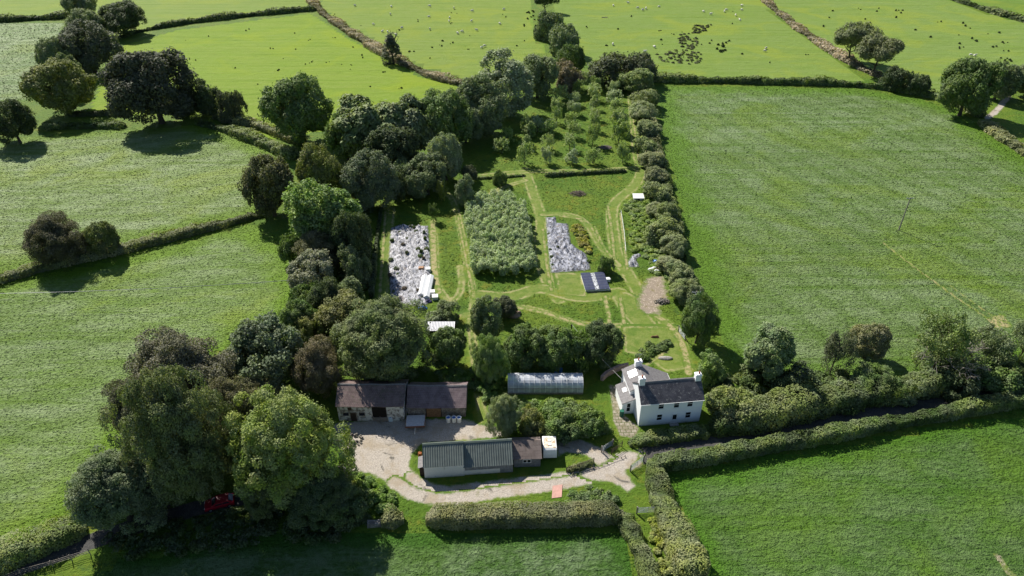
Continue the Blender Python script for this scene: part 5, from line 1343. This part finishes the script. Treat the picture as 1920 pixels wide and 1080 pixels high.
for k in range(12):
    f0, f1 = k / 12, (k + 1) / 12
    q = [a.lerp(b, f) - Vector((0, 0, 1.0 * math.sin(math.pi * f) * .35)) for f in (f0, f1)]
    m.tube(q[0], q[1], .03, None, 5, False)
tag(m.build('cable', simple('grey_cable', (.35, .35, .33), .6)), 'overhead cable sagging from the thin pole to the house', 'cable')
def wires(ends, label, name='cable'):
    m = MB()
    for a, b, sag in ends:
        a, b = Vector(a), Vector(b)
        for k in range(24):
            q = [a.lerp(b, f) - Vector((0, 0, 4 * sag * f * (1 - f))) for f in (k / 24, (k + 1) / 24)]
            m.tube(q[0], q[1], .018, None, 4, False)
    return tag(m.build(name, simple('dull_wire', (.22, .23, .24), .5)), label, 'cable')
hp = height(563, 566, 524)
pA = Vector((*at(563, 566), hp))
wires([((pA.x + d_, pA.y, hp - .1), (pA.x - 120 + d_, pA.y - 4, hp - .1), 2.0) for d_ in (-.7, 0.0, .7)], 'power lines running from the belt pole over the striped field')

# ---- rush tufts and sheep on the far pastures
def rush_proto():
    k = 46; a = rng.uniform(0, 6.28, k); r = rng.random(k) ** .5 * .42
    P = np.column_stack([np.cos(a) * r, np.sin(a) * r, rng.uniform(.18, .42, k)])
    Nn = np.column_stack([np.cos(a), np.sin(a), rng.uniform(-.1, .7, k)])
    return leaf_mesh('rush_tuft', P, Nn, rng.uniform(.22, .42, k), rng.random(k), .4, True)
RUSH = [rush_proto() for _ in range(3)]
spots = []
def scat(poly, n):
    V = np.array(poly, float); lo, hi = V.min(0), V.max(0)
    while n > 0:
        p = rng.uniform(lo, hi)
        if sdf_poly(p[None], V)[0] > 0: spots.append((p[0], p[1])); n -= 1
L1 = 'dark rush tuft in the pasture between the field bank and the thorn line'
L2 = 'dark rush tuft in the pasture above the big field'
L3 = 'dark rush tuft in the pasture around the two oaks'
L4 = 'dark rush tuft in the bright pasture above the lone oak'
def rushes(poly, n, lo, hi, lab, grp):
    V = np.array(poly, float); a, b = V.min(0), V.max(0); k = 0
    while k < n:
        p = rng.uniform(a, b)
        if sdf_poly(p[None], V)[0] <= 0: continue
        for _ in range(rng.integers(1, 3)):
            if k >= n: break
            q = p + rng.normal(size=2) * (3, 1.2)
            o = tag(link('rush_tuft', RUSH[k % 3]), lab, 'rush tuft', grp); o.location = (*at(*q), 0)
            s = rng.uniform(lo, hi) * RS; o.scale = (s * 1.3, s * .9, s); o.rotation_euler[2] = rng.uniform(0, 6.28); o.color = (.026, .042, .015, 1); k += 1
RS = .58
rushes([(620, 30), (960, 10), (1000, 90), (880, 150), (760, 100)], 34, .8, 1.9, L1, 'rush tufts in the sheep pasture')
rushes([(970, 12), (1005, 22), (1010, 60), (985, 55)], 16, 1.2, 2.6, L1, 'rush tufts in the sheep pasture')
rushes([(1080, 30), (1420, 20), (1530, 110), (1480, 140), (1120, 110)], 30, .9, 2.0, L2, 'rush tufts above the big field')
rushes([(1330, 70), (1368, 74), (1360, 100), (1335, 95)], 14, 1.6, 3.0, L2, 'rush tufts above the big field')
rushes([(1500, 25), (1700, 5), (1900, 60), (1900, 120), (1750, 90), (1700, 60), (1540, 70)], 46, .9, 2.4, L3, 'rush tufts around the oaks')
rushes([(300, 60), (560, 40), (820, 165), (640, 190), (420, 150), (330, 110)], 44, .7, 1.6, L4, 'rush tufts in the bright pasture')
for px, lab in [([(1228, 102), (1262, 96), (1300, 92), (1318, 106), (1312, 118), (1285, 122), (1240, 116)], 'dense dark rush bed above the big field, lower patch'), ([(1268, 66), (1300, 62), (1310, 80), (1300, 94), (1276, 88)], 'dense dark rush bed above the big field, middle patch'), ([(1296, 50), (1322, 43), (1338, 46), (1325, 58), (1302, 66)], 'dense dark rush bed above the big field, topmost patch')]:
    thicket('rushes', px, .6, 2200, .32, (.055, .068, .03), lab, 'rushes', 'stuff', (.35, .9), True, 2.2, .6)

# sheep: one skinned body
def sheep_mesh(down):
    me = bpy.data.meshes.new('sheep')
    z = .62
    hd = (.98, 0, .38) if down else (.95, 0, .98)
    V = [(0, 0, z), (-.45, 0, z), (.42, 0, z + .02), (.68, 0, z + (.0 if down else .2)), hd]
    E = [(0, 1), (0, 2), (2, 3), (3, 4)]; R = [.30, .26, .28, .15, .10]
    for x, p in ((-.42, 1), (.38, 2)):
        for s in (-1, 1):
            V += [(x, s * .15, .34), (x + .02, s * .15, 0.03)]; k = len(V); E += [(p, k - 2), (k - 2, k - 1)]; R += [.075, .045]
    me.from_pydata(V, E, []); o = bpy.data.objects.new('tmp', me); COL.objects.link(o)
    o.modifiers.new('s', 'SKIN'); o.modifiers.new('d', 'SUBSURF').levels = 1
    for i, r in enumerate(R): me.skin_vertices[0].data[i].radius = (r, r)
    me.skin_vertices[0].data[0].use_root = True
    dg = bpy.context.evaluated_depsgraph_get(); out = bpy.data.meshes.new_from_object(o.evaluated_get(dg))
    bpy.data.objects.remove(o); out.name = 'sheep'; out.materials.clear(); out.materials.append(simple('fleece', (.66, .63, .55), .9, .1, .12, 6)); out.shade_smooth()
    return out
SHEEP = [sheep_mesh(True), sheep_mesh(False)]
A_ = [(666, 10), (734, 12), (806, 11), (732, 26), (700, 45), (805, 31), (843, 33), (842, 39), (886, 20), (884, 39), (945, 17), (754, 52), (717, 59), (727, 59), (742, 65), (806, 54), (858, 62), (867, 59), (894, 56), (903, 89), (908, 86), (851, 15), (937, 44)]
B_ = [(1150, 10), (1178, 5), (1196, 14), (1205, 18), (1211, 16), (1235, 12), (1149, 83), (1208, 97), (1227, 88), (1319, 21), (1332, 26), (1358, 21), (1361, 18), (1390, 10), (1390, 18), (1379, 28), (1387, 37), (1436, 90), (1433, 95)]
C_ = [(1827, 104), (1819, 103), (1859, 119)]
k = 0
for L, lab, grp in ((A_, 'white sheep grazing between the field bank and the thorn line', 'sheep in the middle pasture'), (B_, 'white sheep grazing in the pasture above the big field', 'sheep above the big field'), (C_, 'white sheep grazing beyond the far track trees', 'sheep beyond the far track')):
    for (u, v) in L:
        o = tag(link('sheep', SHEEP[k % 3 == 0]), lab, 'sheep', grp); o.location = (*at(u, v + 2), 0)
        o.rotation_euler[2] = random.uniform(0, 6.28); s = random.uniform(1.15, 1.4); o.scale = (s, s, s); k += 1
lg = MB().tube((-1.6, 0, .2), (1.5, -.3, .2), .2, .12, 8).tube((.4, -.15, .2), (1.2, .6, .35), .08, .04, 6)
tag(lg.build('log', DEADWOOD), 'pale fallen log in the pasture above the big field', 'log').location = (*at(1134, 33), 0)
